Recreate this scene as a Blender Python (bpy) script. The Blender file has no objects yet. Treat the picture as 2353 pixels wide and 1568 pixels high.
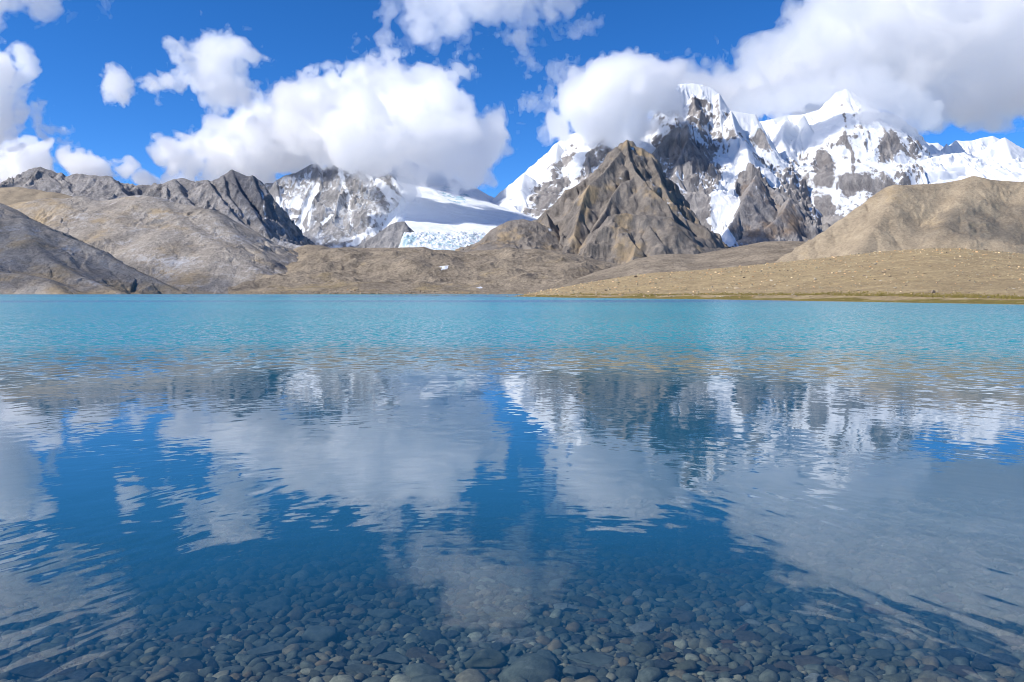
import bpy, math, random
import numpy as np
from math import radians

# ------------------------------------------------------------------ camera, sky, sun
SC = bpy.context.scene
COL = SC.collection
PW, PH = 2353.0, 1568.0            # the picture grid all traced points refer to
FPX = 1765.0                       # focal length in that grid
HOR = 673.0                        # horizon row
CAM_H = 2.0
PITCH = math.atan((PH / 2 - HOR) / FPX)
cam_d = bpy.data.cameras.new("camera")
cam_d.sensor_width = 36.0
cam_d.lens = 36.0 * FPX / PW
cam_d.clip_start = 0.1
cam_d.clip_end = 60000.0
cam = bpy.data.objects.new("camera", cam_d)
cam.location = (0, 0, CAM_H)
cam.rotation_euler = (radians(90) - PITCH, 0, 0)
COL.objects.link(cam)
SC.camera = cam

SUN_AZ, SUN_EL = radians(-110), radians(42)      # azimuth from the view direction (+Y) towards +X
SUN_DIR = np.array([math.sin(SUN_AZ) * math.cos(SUN_EL), math.cos(SUN_AZ) * math.cos(SUN_EL), math.sin(SUN_EL)])
world = bpy.data.worlds.new("World")
SC.world = world
world.use_nodes = True
wt = world.node_tree
wt.nodes.clear()
w_out = wt.nodes.new("ShaderNodeOutputWorld")
w_bg = wt.nodes.new("ShaderNodeBackground")
w_sky = wt.nodes.new("ShaderNodeTexSky")
w_sky.sky_type = 'NISHITA'
w_sky.sun_disc = False
w_sky.sun_elevation = SUN_EL
w_sky.sun_rotation = SUN_AZ
w_sky.altitude = 5200
w_sky.air_density = 1.0
w_sky.dust_density = 0.0
w_sky.ozone_density = 4.0
w_hsv = wt.nodes.new("ShaderNodeHueSaturation")
w_hsv.inputs['Saturation'].default_value = 1.26
w_hsv.inputs['Value'].default_value = 0.9
w_hsv.inputs['Hue'].default_value = 0.506
w_bg.inputs['Strength'].default_value = 0.15
wt.links.new(w_sky.outputs[0], w_hsv.inputs['Color'])
wt.links.new(w_hsv.outputs[0], w_bg.inputs[0])
wt.links.new(w_bg.outputs[0], w_out.inputs[0])

sun_d = bpy.data.lights.new("sun", 'SUN')
sun_d.energy = 4.1
sun_d.angle = radians(0.53)
sun_d.color = (1.0, 0.95, 0.88)
sun = bpy.data.objects.new("sun", sun_d)
from mathutils import Vector
sun.rotation_euler = Vector(SUN_DIR).to_track_quat('Z', 'Y').to_euler()
sun.location = (0, 0, 50)
COL.objects.link(sun)

SC.view_settings.view_transform = 'Standard'
SC.view_settings.look = 'None'
SC.view_settings.exposure = 0.55
SC.view_settings.gamma = 1.0
SC.view_settings.use_curve_mapping = False
cy = SC.cycles
cy.max_bounces = 38
cy.diffuse_bounces = 2
cy.glossy_bounces = 3
cy.transmission_bounces = 2
cy.volume_bounces = 36
cy.transparent_max_bounces = 24
cy.caustics_reflective = False
cy.caustics_refractive = False
cy.use_denoising = True
cy.use_adaptive_sampling = True
cy.adaptive_threshold = 0.01
cy.filter_width = 1.0
cy.sample_clamp_indirect = 6.0

# ------------------------------------------------------------------ picture <-> world
_c, _s = math.cos(PITCH), math.sin(PITCH)
def ray(px, py):
    """(x/y, z/y) of the view ray through a picture point."""
    xc = (np.asarray(px, float) - PW / 2) / FPX
    zc = (PH / 2 - np.asarray(py, float)) / FPX
    y = _c + zc * _s
    return xc / y, (-_s + zc * _c) / y
def at(px, py, Y):
    u, v = ray(px, py)
    return np.array([u * Y, Y + 0 * u, CAM_H + v * Y])
def proj(x, y, z):
    """world -> picture"""
    zz = z - CAM_H
    d = y * _c - zz * _s
    return PW / 2 + FPX * x / d, PH / 2 - FPX * (y * _s + zz * _c) / d
def r1(*p): return [(x / 2.999, 316 + y / 2.999) for x, y in p]
def r2(*p): return [(574.5 + x / 2.999, 316 + y / 2.999) for x, y in p]
def r3(*p): return [(1091.5 + x / 2.874, 172.3 + y / 2.874) for x, y in p]
def r4(*p): return [(1608.5 + x / 2.873, 172.3 + y / 2.873) for x, y in p]

# ------------------------------------------------------------------ noise
_G = np.array([[1,1,0],[-1,1,0],[1,-1,0],[-1,-1,0],[1,0,1],[-1,0,1],[1,0,-1],[-1,0,-1],
               [0,1,1],[0,-1,1],[0,1,-1],[0,-1,-1],[1,1,0],[-1,1,0],[0,-1,1],[0,-1,-1]], np.float32)
def _hash(ix, iy, iz, seed):
    h = (ix.astype(np.uint32) * np.uint32(374761393) + iy.astype(np.uint32) * np.uint32(668265263)
         + iz.astype(np.uint32) * np.uint32(2147483647) + np.uint32(seed * 974634777 & 0xffffffff))
    h ^= h >> np.uint32(13); h *= np.uint32(1274126177); h ^= h >> np.uint32(16)
    h *= np.uint32(2246822519); h ^= h >> np.uint32(15)
    return (h & np.uint32(15)).astype(np.int8)
def perlin(x, y, z=0.0, seed=0):
    x = np.asarray(x, np.float64); y = np.asarray(y, np.float64); z = np.asarray(z, np.float64)
    x, y, z = np.broadcast_arrays(x, y, z)
    fx, fy, fz = np.floor(x), np.floor(y), np.floor(z)
    ix, iy, iz = fx.astype(np.int64), fy.astype(np.int64), fz.astype(np.int64)
    x = (x - fx).astype(np.float32); y = (y - fy).astype(np.float32); z = (z - fz).astype(np.float32)
    def fade(t): return t * t * t * (t * (t * 6 - 15) + 10)
    u, v, w = fade(x), fade(y), fade(z)
    r = 0
    for dz in (0, 1):
        wz = w if dz else 1 - w
        for dy in (0, 1):
            wy = v if dy else 1 - v
            for dx in (0, 1):
                wx = u if dx else 1 - u
                g = _G[_hash(ix + dx, iy + dy, iz + dz, seed)]
                r = r + wx * wy * wz * (g[..., 0] * (x - dx) + g[..., 1] * (y - dy) + g[..., 2] * (z - dz))
    return r
def fbm(x, y, z=0.0, octaves=4, gain=0.5, seed=0):
    a, t, n = 1.0, 0.0, 0.0
    for o in range(octaves):
        t = t + a * perlin(x * 2 ** o + 17.3 * o, y * 2 ** o - 9.1 * o, np.asarray(z) * 2 ** o + 3.7 * o, seed + o)
        n += a; a *= gain
    return t / n * 1.6
def ridged(x, y, z=0.0, octaves=4, gain=0.5, seed=0):
    """0..1, sharp crests"""
    a, t, n, wgt = 1.0, 0.0, 0.0, 1.0
    for o in range(octaves):
        s = 1 - np.abs(perlin(x * 2 ** o + 11.3 * o, y * 2 ** o - 5.1 * o, np.asarray(z) * 2 ** o + 1.7 * o, seed + o)) * 1.9
        s = np.clip(s, 0, 1) ** 2 * wgt
        t = t + a * s; n += a; a *= gain
        wgt = np.clip(s * 1.6, 0.25, 1)
    return t / n
def sstep(a, b, x):
    t = np.clip((x - a) / (b - a), 0, 1)
    return t * t * (3 - 2 * t)
def in_poly(px, py, poly):
    """signed distance-ish: + inside, - outside, in picture points"""
    P = np.asarray(poly, float); inside = np.zeros(px.shape, bool); dmin = np.full(px.shape, 1e9)
    n = len(P)
    for i in range(n):
        ax, ay = P[i]; bx, by = P[(i + 1) % n]
        if ay != by:
            c = ((ay > py) != (by > py)) & (px < (bx - ax) * (py - ay) / (by - ay) + ax)
            inside ^= c
        ex, ey = bx - ax, by - ay
        t = np.clip(((px - ax) * ex + (py - ay) * ey) / max(ex * ex + ey * ey, 1e-9), 0, 1)
        dmin = np.minimum(dmin, np.hypot(px - ax - t * ex, py - ay - t * ey))
    return np.where(inside, dmin, -dmin)

# ------------------------------------------------------------------ mesh and tag helpers
def tag(o, label=None, cat=None, group=None, kind=None):
    if label: o["label"] = label
    if cat: o["category"] = cat
    if group: o["group"] = group
    if kind: o["kind"] = kind
    return o
def mesh_np(name, verts, quads=None, tris=None, mat=None, smooth=True, attrs=None, parent=None, link=True):
    me = bpy.data.meshes.new(name)
    verts = np.asarray(verts, np.float32).reshape(-1, 3)
    me.vertices.add(len(verts)); me.vertices.foreach_set("co", verts.ravel())
    faces, starts = [], []
    k = 0
    for f, n in ((quads, 4), (tris, 3)):
        if f is not None and len(f):
            f = np.asarray(f, np.int32).reshape(-1, n)
            faces.append(f.ravel()); starts.append(np.arange(len(f), dtype=np.int32) * n + k); k += f.size
    li = np.concatenate(faces); st = np.concatenate(starts)
    me.loops.add(len(li)); me.loops.foreach_set("vertex_index", li)
    me.polygons.add(len(st)); me.polygons.foreach_set("loop_start", st)
    me.polygons.foreach_set("use_smooth", np.full(len(st), smooth))
    me.update(calc_edges=True)
    for an, av in (attrs or {}).items():
        a = me.attributes.new(an, 'FLOAT', 'POINT')
        a.data.foreach_set("value", np.asarray(av, np.float32).ravel())
    if mat: me.materials.append(mat)
    o = bpy.data.objects.new(name, me)
    if link: COL.objects.link(o)
    if parent: o.parent = parent
    return o
def grid_quads(nr, nc):
    i = np.arange(nr * nc).reshape(nr, nc)
    return np.stack([i[:-1, :-1], i[:-1, 1:], i[1:, 1:], i[1:, :-1]], -1).reshape(-1, 4)

# ------------------------------------------------------------------ materials
class NT:
    """a small node-tree writer"""
    def __init__(self, name):
        self.m = bpy.data.materials.new(name); self.m.use_nodes = True
        self.t = self.m.node_tree; self.t.nodes.clear()
        self.out = self.t.nodes.new("ShaderNodeOutputMaterial")
    def n(self, kind, **kw):
        nd = self.t.nodes.new("ShaderNode" + kind)
        for k, v in kw.items():
            if k.startswith("i_"):
                key = k[2:]; key = int(key) if key.isdigit() else key.replace("_", " ")
                sock = nd.inputs[key]
                if hasattr(v, "is_output") or isinstance(v, bpy.types.NodeSocket): self.t.links.new(v, sock)
                else: sock.default_value = v
            else: setattr(nd, k, v)
        return nd
    def l(self, a, b): self.t.links.new(a, b)
    def math(self, op, a, b=None, c=None, clamp=False):
        nd = self.t.nodes.new("ShaderNodeMath"); nd.operation = op; nd.use_clamp = clamp
        for i, v in enumerate((a, b, c)):
            if v is None: continue
            if isinstance(v, bpy.types.NodeSocket): self.l(v, nd.inputs[i])
            else: nd.inputs[i].default_value = v
        return nd.outputs[0]
    def mix(self, f, a, b, blend='MIX'):
        nd = self.t.nodes.new("ShaderNodeMix"); nd.data_type = 'RGBA'; nd.blend_type = blend
        for s, v in ((nd.inputs[0], f), (nd.inputs[6], a), (nd.inputs[7], b)):
            if isinstance(v, bpy.types.NodeSocket): self.l(v, s)
            elif isinstance(v, (tuple, list)): s.default_value = (*v[:3], 1)
            else: s.default_value = v
        return nd.outputs[2]
    def ramp(self, f, stops, interp='LINEAR'):
        nd = self.t.nodes.new("ShaderNodeValToRGB"); cr = nd.color_ramp; cr.interpolation = interp
        while len(cr.elements) < len(stops): cr.elements.new(0.5)
        for e, (p, c) in zip(cr.elements, stops):
            e.position = p; e.color = (*c, 1) if len(c) == 3 else c
        self.l(f, nd.inputs[0]); return nd.outputs[0]
    def step(self, f, a, b):
        nd = self.t.nodes.new("ShaderNodeMapRange"); nd.interpolation_type = 'SMOOTHSTEP'
        self.l(f, nd.inputs[0]); nd.inputs[1].default_value = a; nd.inputs[2].default_value = b
        return nd.outputs[0]
    def coords(self, scale=(1, 1, 1), rot=(0, 0, 0), loc=(0, 0, 0)):
        tc = self.t.nodes.new("ShaderNodeTexCoord")
        mp = self.t.nodes.new("ShaderNodeMapping")
        self.l(tc.outputs['Object'], mp.inputs[0])
        mp.inputs['Location'].default_value = loc; mp.inputs['Rotation'].default_value = rot; mp.inputs['Scale'].default_value = scale
        return mp.outputs[0]
    def noise(self, vec, scale, detail=4, rough=0.55, dist=0.0, kind='FBM'):
        nd = self.t.nodes.new("ShaderNodeTexNoise"); nd.noise_type = kind
        self.l(vec, nd.inputs['Vector'])
        nd.inputs['Scale'].default_value = scale; nd.inputs['Detail'].default_value = detail
        nd.inputs['Roughness'].default_value = rough; nd.inputs['Distortion'].default_value = dist
        return nd.outputs[0]
    def attr(self, name):
        nd = self.t.nodes.new("ShaderNodeAttribute"); nd.attribute_name = name
        return nd.outputs['Fac']

def rock_material(name, light, dark, tint, scale, snow_col=(0.67, 0.69, 0.72), bump=1.0, snow_soft=0.18, dust=0.0, dust_col=(0.42, 0.43, 0.46), streak=(1, 1, 1), tint2=None, specks=0.0, speck_col=(0.09, 0.08, 0.075), speck_scale=18.0):
    """rock of two greys with a warm tint, snow where the mesh's 'snow' attribute says; scale = metres of the largest mottling"""
    b = NT(name)
    v = b.coords()
    vs = b.coords(scale=streak)
    n1 = b.noise(v, 1.0 / scale, 6, 0.62)
    n2 = b.noise(vs, 6.0 / scale, 5, 0.65)
    n3 = b.noise(v, 25.0 / scale, 4, 0.7)
    f = b.math('ADD', b.math('MULTIPLY', n1, 0.45), b.math('ADD', b.math('MULTIPLY', n2, 0.35), b.math('MULTIPLY', n3, 0.30)))
    col = b.mix(b.step(f, 0.40, 0.70), dark, light)
    tf = b.math('ADD', b.attr('tint'), b.math('MULTIPLY', b.math('SUBTRACT', b.noise(v, 2.3 / scale, 4, 0.6), 0.5), 1.3))
    col = b.mix(b.step(tf, 0.25, 0.85), col, b.mix(b.step(f, 0.38, 0.72), tuple(c * 0.62 for c in tint), tint))
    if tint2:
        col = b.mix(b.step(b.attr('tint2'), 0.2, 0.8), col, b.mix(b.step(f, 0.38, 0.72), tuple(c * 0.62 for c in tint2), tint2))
    if specks:
        sk = b.noise(b.coords(scale=(1, 1, 1.6)), speck_scale / scale, 3, 0.65, 0.4)
        col = b.mix(b.math('MULTIPLY', b.step(sk, .555, .64), specks), col, speck_col)
        col = b.mix(b.math('MULTIPLY', b.step(sk, .44, .36), specks * .5), col, tuple(min(.6, c * 1.35) for c in light))
    if dust:
        dn = b.math('ADD', b.attr('dust'), b.math('MULTIPLY', b.math('SUBTRACT', b.math('ADD', b.math('MULTIPLY', n2, .6), b.math('MULTIPLY', n3, .4)), 0.5), 2.2))
        col = b.mix(b.math('MULTIPLY', b.step(dn, 0.25, 0.95), dust), col, dust_col)
    sn = b.math('ADD', b.attr('snow'), b.math('MULTIPLY', b.math('SUBTRACT', b.math('ADD', b.math('MULTIPLY', n2, .5), b.math('MULTIPLY', n3, .5)), 0.5), 1.6))
    sf = b.step(sn, 0.5 - snow_soft, 0.5 + snow_soft)
    col = b.mix(sf, col, snow_col)
    bh = b.math('ADD', b.math('MULTIPLY', n2, 4.0), b.math('ADD', b.math('MULTIPLY', n3, 1.2), b.math('MULTIPLY', b.noise(v, 90.0 / scale, 3, 0.7), 0.5)))
    bn = b.n("Bump", i_Height=bh)
    bn.inputs['Distance'].default_value = scale / 60.0 * bump
    b.l(b.math('SUBTRACT', 1.0, b.math('MULTIPLY', sf, 0.75)), bn.inputs['Strength'])
    p = b.n("BsdfPrincipled", i_Base_Color=col, i_Roughness=0.92, i_Normal=bn.outputs[0])
    p.inputs['Specular IOR Level'].default_value = 0.15
    b.l(p.outputs[0], b.out.inputs[0])
    return b.m

# ------------------------------------------------------------------ terrain from ridge lines
def face_depth(px, py, summit, Y0, m):
    """depth of the picture point if it lies on a face leaning back from the summit with slope m"""
    z0 = at(*summit, Y0)[2]
    _, v = ray(px, py)
    return (z0 - CAM_H - m * Y0) / (v - m)
def terrain(name, mat, summit, Y0, ridges, px_range, y_range, n=(300, 300), s_top=1.2, s_far=0.7, d_mid=150.0,
            rib=(0.35, 90.0), crag=(12.0, 80.0), crest=0.0, smooth=0.0, floor=None, seed=1, snow=None, tint=None, dust=None,
            extra=None, tint2=None, crag_fine=0.0, step=None, rnd=3.0, fine_rib=None, label=None, warp=1.0):
    """a mountain as a height field: every ridge is a crest line that falls away on both sides with ribs and gullies"""
    us = np.linspace(ray(px_range[0], HOR)[0], ray(px_range[1], HOR)[0], n[0])
    t = np.linspace(0, 1, n[1])
    Ys = y_range[0] + (y_range[1] - y_range[0]) * t
    Y, U = np.meshgrid(Ys, us, indexing='ij')
    X = U * Y
    H = np.full(X.shape, -1e9); S = np.zeros(X.shape); D = np.full(X.shape, 1e9)
    wx = fbm(X / (d_mid * 1.2), Y / (d_mid * 1.2), 0.3, 3, 0.5, seed + 40) * d_mid * 0.16
    wy = fbm(X / (d_mid * 1.2), Y / (d_mid * 1.2), 7.3, 3, 0.5, seed + 50) * d_mid * 0.16
    sacc = 0.0
    for R in ridges:
        pts, m = R['p'], R.get('m', 1.0)
        off = R.get('dy', 0.0); st = R.get('s', s_top); sf = R.get('f', s_far); dm = R.get('d', d_mid)
        W = []
        for q in pts:
            yy = q[2] if len(q) > 2 else face_depth(q[0], q[1], summit, R.get('Y', Y0), m) + off
            W.append(at(q[0], q[1], yy))
        W = np.array(W)
        hr = np.full(X.shape, -1e9); sr = np.zeros(X.shape); dr = np.full(X.shape, 1e9)
        for a, b in zip(W[:-1], W[1:]):
            e = b - a; L2 = e[0] ** 2 + e[1] ** 2 + 1e-6; L = math.sqrt(L2)
            t_ = np.clip(((X - a[0]) * e[0] + (Y - a[1]) * e[1]) / L2, 0, 1)
            dx, dy = X - a[0] - t_ * e[0], Y - a[1] - t_ * e[1]
            d0 = np.hypot(dx, dy)
            k = np.clip(d0 / (d_mid * 0.5), 0, 1)
            d = np.hypot(dx + wx * k * warp, dy + wy * k * warp)
            d = np.where(d0 < 1e-3, d0, d)
            s_ = sacc + t_ * L
            # ribs run down from the crest
            d = np.sqrt(d * d + R.get('rnd', rnd) ** 2) - R.get('rnd', rnd)
            rb = perlin(s_ / rib[1] + d / (rib[1] * 7), d / (rib[1] * 5), 0.5, seed + 3) + 0.5 * perlin(s_ / rib[1] * 2.3, d / (rib[1] * 2.5), 4.5, seed + 4)
            de = d * (1 + rib[0] * rb)
            fall = sf * de + (st - sf) * dm * (1 - np.exp(-de / dm))
            h = a[2] + t_ * e[2] - fall
            q = h > hr
            hr = np.where(q, h, hr); sr = np.where(q, s_, sr); dr = np.where(q, d, dr)
            sacc += L
        q = hr > H
        if smooth > 0:
            k = np.clip(0.5 + 0.5 * (hr - H) / smooth, 0, 1)
            H = np.where(H < -1e8, hr, H * (1 - k) + hr * k + smooth * k * (1 - k))
        else:
            H = np.where(q, hr, H)
        S = np.where(q, sr, S)
        D = np.minimum(D, dr)
    kk = np.clip(D / (crag[1] * 0.6), 0, 1)
    cr = (ridged(X / crag[1], Y / crag[1], H / crag[1] * 0.6, 5, 0.55, seed + 9) - 0.45)
    calm = 0.3 + 1.15 * sstep(-.3, .35, fbm(X / (crag[1] * 3.2), Y / (crag[1] * 3.2), H / (crag[1] * 5), 3, .5, seed + 90))     # broken rock here, smooth talus there
    H = H + crag[0] * (crest + (1 - crest) * kk) * cr * 2 * calm
    if fine_rib:
        lam, am = fine_rib
        am = am * calm
        wv = perlin(X / (lam * 3), Y / (lam * 3), 2.2, seed + 71) * 1.2
        H = H + am * np.clip(D / (lam * 1.5), 0, 1) * (ridged(S / lam + wv, D / (lam * 4.5), 0.7, 3, .55, seed + 70) - .45) * 2
    if crag_fine:
        H = H + calm * crag_fine * (0.35 + .65 * kk) * fbm(X / (crag[1] * .22), Y / (crag[1] * .22), H / (crag[1] * .3), 4, 0.6, seed + 21)
    if step:                                    # ledges
        a_, w_ = step
        ph = (H + 70 * fbm(X / 240, Y / 240, 0.2, 4, .55, seed + 31) + .22 * X) / w_
        fr = ph - np.floor(ph)
        H = H + a_ * w_ * (sstep(0.15, 0.85, fr) - fr) * kk * calm
    if extra is not None: H = extra(X, Y, H, D)
    if floor is not None: H = np.maximum(H, floor)
    gy, gx = np.gradient(H)
    dY = np.gradient(Y, axis=0); dXr = np.gradient(X, axis=1) + 1e-9
    hx = gx / dXr
    hy = (gy - hx * np.gradient(X, axis=0)) / dY
    slope = np.hypot(hx, hy)
    PX, PY = proj(X, Y, H)
    bl = H.copy()
    for _ in range(10):
        bl[1:-1, 1:-1] = (bl[:-2, 1:-1] + bl[2:, 1:-1] + bl[1:-1, :-2] + bl[1:-1, 2:]) * .25
    ctx = dict(cav=np.clip((bl - H) / 6.0, -1, 1), X=X, Y=Y, Z=H, slope=slope, hx=hx, hy=hy, px=PX, py=PY, D=D)
    at_ = {}
    for k, fn in (('snow', snow), ('tint', tint), ('dust', dust), ('tint2', tint2)):
        at_[k] = fn(ctx) if fn else np.zeros(X.shape)
    Q = grid_quads(*X.shape)
    if floor is not None:
        Q = Q[(H.ravel()[Q] > floor + 0.01).any(1)]
    return tag(mesh_np(name, np.stack([X, Y, H], -1), Q, mat=mat, attrs=at_), label, 'mountain', kind='structure')


# ------------------------------------------------------------------ mountains
def poly(c, pts, soft=6.0):
    return np.clip(in_poly(c['px'], c['py'], pts) / soft, -1, 1) * 0.5 + 0.5
def line(c, pts, w):
    """1 on a polyline of half-width w (picture points), fading to 0"""
    P = np.asarray(pts, float); d = np.full(c['px'].shape, 1e9)
    for a, b in zip(P[:-1], P[1:]):
        e = b - a
        t = np.clip(((c['px'] - a[0]) * e[0] + (c['py'] - a[1]) * e[1]) / (e @ e + 1e-9), 0, 1)
        d = np.minimum(d, np.hypot(c['px'] - a[0] - t * e[0], c['py'] - a[1] - t * e[1]))
    return np.clip(1.5 - d / w, 0, 1)
def n2(c, s, seed=0, o=4):
    return fbm(c['X'] / s, c['Y'] / s, c['Z'] / s, o, 0.55, seed)

M_GREY = rock_material("grey_rock", (0.33, 0.32, 0.315), (0.15, 0.148, 0.152), (0.30, 0.235, 0.165), 120, streak=(1, 1, .45), dust=.8, dust_col=(0.55, 0.57, 0.61))
M_BROWN = rock_material("brown_rock", (0.27, 0.235, 0.20), (0.11, 0.098, 0.088), (0.38, 0.29, 0.185), 90, streak=(1, 1, .5))
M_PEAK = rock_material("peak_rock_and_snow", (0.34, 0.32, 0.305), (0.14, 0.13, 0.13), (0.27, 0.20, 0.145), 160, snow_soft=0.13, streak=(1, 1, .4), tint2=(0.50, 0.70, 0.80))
M_ICE = rock_material("glacier_ice", (0.27, 0.25, 0.235), (0.105, 0.098, 0.098), (0.30, 0.2, 0.1), 120, snow_col=(0.66, 0.69, 0.73), bump=1.0, tint2=(0.42, 0.60, 0.68))
M_SCREE = rock_material("grey_scree", (0.41, 0.365, 0.31), (0.21, 0.185, 0.157), (0.43, 0.335, 0.215), 60, dust=0.7, dust_col=(0.50, 0.51, 0.54), bump=0.7, streak=(1, 1, .5), specks=.38, speck_scale=14)
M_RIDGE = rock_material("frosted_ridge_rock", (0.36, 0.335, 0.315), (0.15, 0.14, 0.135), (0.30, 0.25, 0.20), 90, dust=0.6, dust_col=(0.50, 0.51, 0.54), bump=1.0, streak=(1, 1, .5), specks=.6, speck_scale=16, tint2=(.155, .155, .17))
M_MORAINE = rock_material("brown_moraine", (0.35, 0.29, 0.215), (0.15, 0.122, 0.09), (0.38, 0.295, 0.17), 40, bump=1.2, specks=.55, speck_col=(.10, .078, .058), speck_scale=11)
M_TAN = rock_material("tan_gravel_slope", (0.42, 0.34, 0.235), (0.25, 0.20, 0.14), (0.46, 0.35, 0.21), 22, bump=1.0, specks=.4, speck_col=(.17, .13, .088), speck_scale=10)
M_SHORE = rock_material("stony_shore", (0.47, 0.36, 0.20), (0.27, 0.20, 0.112), (0.50, 0.37, 0.18), 9, bump=1.5, specks=.5, speck_col=(.16, .115, .07), speck_scale=7, tint2=(0.24, 0.19, 0.045))

# the brown pyramid in the middle
SUM = r3((1003, 420))[0]
terrain("rock_pyramid", M_BROWN, SUM, 3400, [
    dict(p=r3((1003, 420), (940, 470), (900, 520), (840, 600), (720, 690), (600, 770), (470, 900), (370, 1040), (325, 1160), (300, 1230)), m=2.2, s=1.5, f=1.05, rnd=10),
    dict(p=r3((1003, 420), (1040, 430), (1060, 465), (1110, 492), (1150, 510), (1165, 545), (1200, 620), (1250, 710), (1320, 800), (1400, 870), (1440, 920), (1500, 1020), (1550, 1100), (1590, 1170)), m=2.6, s=1.9, f=1.45, rnd=10),
    dict(p=r3((960, 500), (870, 625), (760, 715), (715, 800), (690, 900), (650, 1050), (600, 1190)), m=1.0, dy=-40, s=1.7, f=1.15),
    dict(p=r3((1003, 420), (1010, 520), (1060, 640), (1035, 690), (965, 715), (900, 800), (860, 900), (770, 1030), (700, 1170)), m=1.0, dy=-30, s=1.8, f=1.3),
    dict(p=r3((1060, 640), (1170, 760), (1270, 850), (1310, 945), (1345, 1060), (1370, 1190)), m=1.05, dy=-60, s=1.7, f=1.3),
    dict(p=r3((1165, 545), (1230, 720), (1300, 830), (1385, 950), (1440, 1090), (1465, 1200)), m=1.35, dy=-10, s=2.0, f=1.6),
    dict(p=r3((880, 925), (1000, 915), (1150, 930), (1290, 935)), m=.95, dy=-110, s=1.3, f=1.0),
    dict(p=r3((1000, 1040), (1060, 1130), (1030, 1240)), m=.95, dy=-130, s=1.2, f=1.1),
    dict(p=r3((1150, 1000), (1230, 1100), (1270, 1200)), m=.95, dy=-130, s=1.3, f=1.2),
    dict(p=r3((470, 900), (500, 1020), (470, 1150)), m=1.2, dy=-20, s=1.5, f=1.2),
], (1150, 1720), (2250, 3650), (340, 560), s_top=1.4, s_far=.8, d_mid=70, rib=(.32, 60), crag=(17, 105), crag_fine=8, fine_rib=(38, 3.5), crest=.42, step=(.85, 56), warp=2.6, floor=-10, seed=3, label='brown rock pyramid with a pointed top standing before the snow peaks',
    snow=lambda c: 0.5 * (0.15 + n2(c, 120, 5)) * sstep(880, 1020, c['px'] * 0.72 - 0.0) * (c['py'] < 560) * sstep(-0.1, .6, c['hx'] * -1) - 0.05
        + 0.55 * np.maximum.reduce([line(c, r3((905, 620), (965, 690)), 4), line(c, r3((1120, 650), (1200, 760), (1290, 850), (1390, 960)), 5), line(c, r3((1030, 480), (1100, 560)), 4), line(c, r3((640, 930), (690, 875)), 4)]) * (0.5 + n2(c, 40, 2)),
    tint=lambda c: 0.22 + 0.9 * n2(c, 150, 8) + 0.6 * np.maximum.reduce([poly(c, r3((740, 720), (700, 800), (690, 900), (620, 1110), (690, 1060), (760, 900), (800, 740)), 12), poly(c, r3((330, 1160), (400, 1000), (480, 960), (500, 1080), (420, 1160)), 12)]))
SUM = r3((310, 953))[0]
terrain("brown_knoll", M_BROWN, SUM, 3050, [
    dict(p=r3((-60, 1200), (0, 1138), (60, 1090), (130, 1028), (190, 985), (240, 962), (315, 953), (400, 972), (480, 1060), (520, 1180)), m=1.4, s=.9),
    dict(p=r3((260, 962), (200, 1060), (150, 1160)), m=.9, s=.9), dict(p=r3((360, 965), (330, 1060), (300, 1180)), m=.9, s=.9),
], (1040, 1310), (2300, 3250), (140, 260), s_top=.9, s_far=.7, d_mid=60, rib=(.25, 40), crag=(6, 45), crag_fine=2.5, rnd=25, floor=-10, seed=13, label='low brown rocky knoll with snow flecks left of the rock pyramid',
    snow=lambda c: 0.75 * n2(c, 45, 3) * (c['py'] < 545) * (c['px'] > 1150) - .05,
    tint=lambda c: 0.3 + 0.6 * n2(c, 90, 4))

# the great snow peak
SUM = r3((1430, 56))[0]
def snow_peak(c):
    s = 0.74 + (c['Z'] - 950) / 1500 - 0.28 * (c['slope'] - 1.3) + 0.55 * n2(c, 180, 2, 5) + 0.2 * np.clip(-c['hx'], -1, 1) + .28 * c['cav']
    for p, a in ((r3((1265, 130), (1290, 80), (1420, 40), (1560, 70), (1630, 125), (1600, 140), (1560, 108), (1515, 135), (1445, 128), (1425, 170), (1405, 240), (1380, 300), (1340, 220)), 1.2),
                 (r3((1700, 440), (1765, 440), (1815, 490), (1790, 600), (1760, 640), (1722, 720), (1752, 840), (1712, 950), (1672, 1015), (1722, 1080), (1680, 1125), (1640, 1115), (1565, 1075), (1550, 1000), (1510, 970), (1560, 920), (1560, 790), (1640, 660), (1690, 610), (1625, 570), (1690, 520)), 1.6),
                 (r3((1690, 238), (1850, 262), (1885, 330), (1850, 360), (1790, 400), (1735, 330)), .8),
                 (r4((390, 320), (480, 330), (560, 600), (520, 590), (470, 480)), .6),
                 (r4((380, 570), (420, 700), (520, 800), (560, 800), (480, 660), (420, 570)), .5)):
        s = s + a * poly(c, p, 7)
    for p, a in ((r3((1405, 303), (1350, 310), (1290, 370), (1230, 440), (1165, 530), (1210, 560), (1330, 600), (1400, 660), (1560, 620), (1600, 480), (1440, 460), (1412, 380)), .55),
                 (r3((1430, 130), (1520, 180), (1500, 265), (1418, 285)), .75),
                 (r3((1380, 700), (1440, 760), (1560, 800), (1560, 930), (1500, 960), (1420, 860)), .5),
                 (r4((330, 660), (240, 650), (228, 760), (268, 860), (188, 1010), (230, 1090), (460, 1110), (800, 1060), (700, 900), (590, 805), (430, 715), (370, 660)), 1.1),
                 (r4((385, 330), (370, 430), (410, 480), (470, 500), (430, 400)), .8)):
        s = s - a * poly(c, p, 8)
    for p, w, a in ((r4((280, 920), (360, 925)), 3, .9), (r4((370, 740), (385, 780)), 3, .8), (r4((425, 790), (425, 850)), 2.5, .8)):
        s = s + a * line(c, p, w)
    return s
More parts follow.
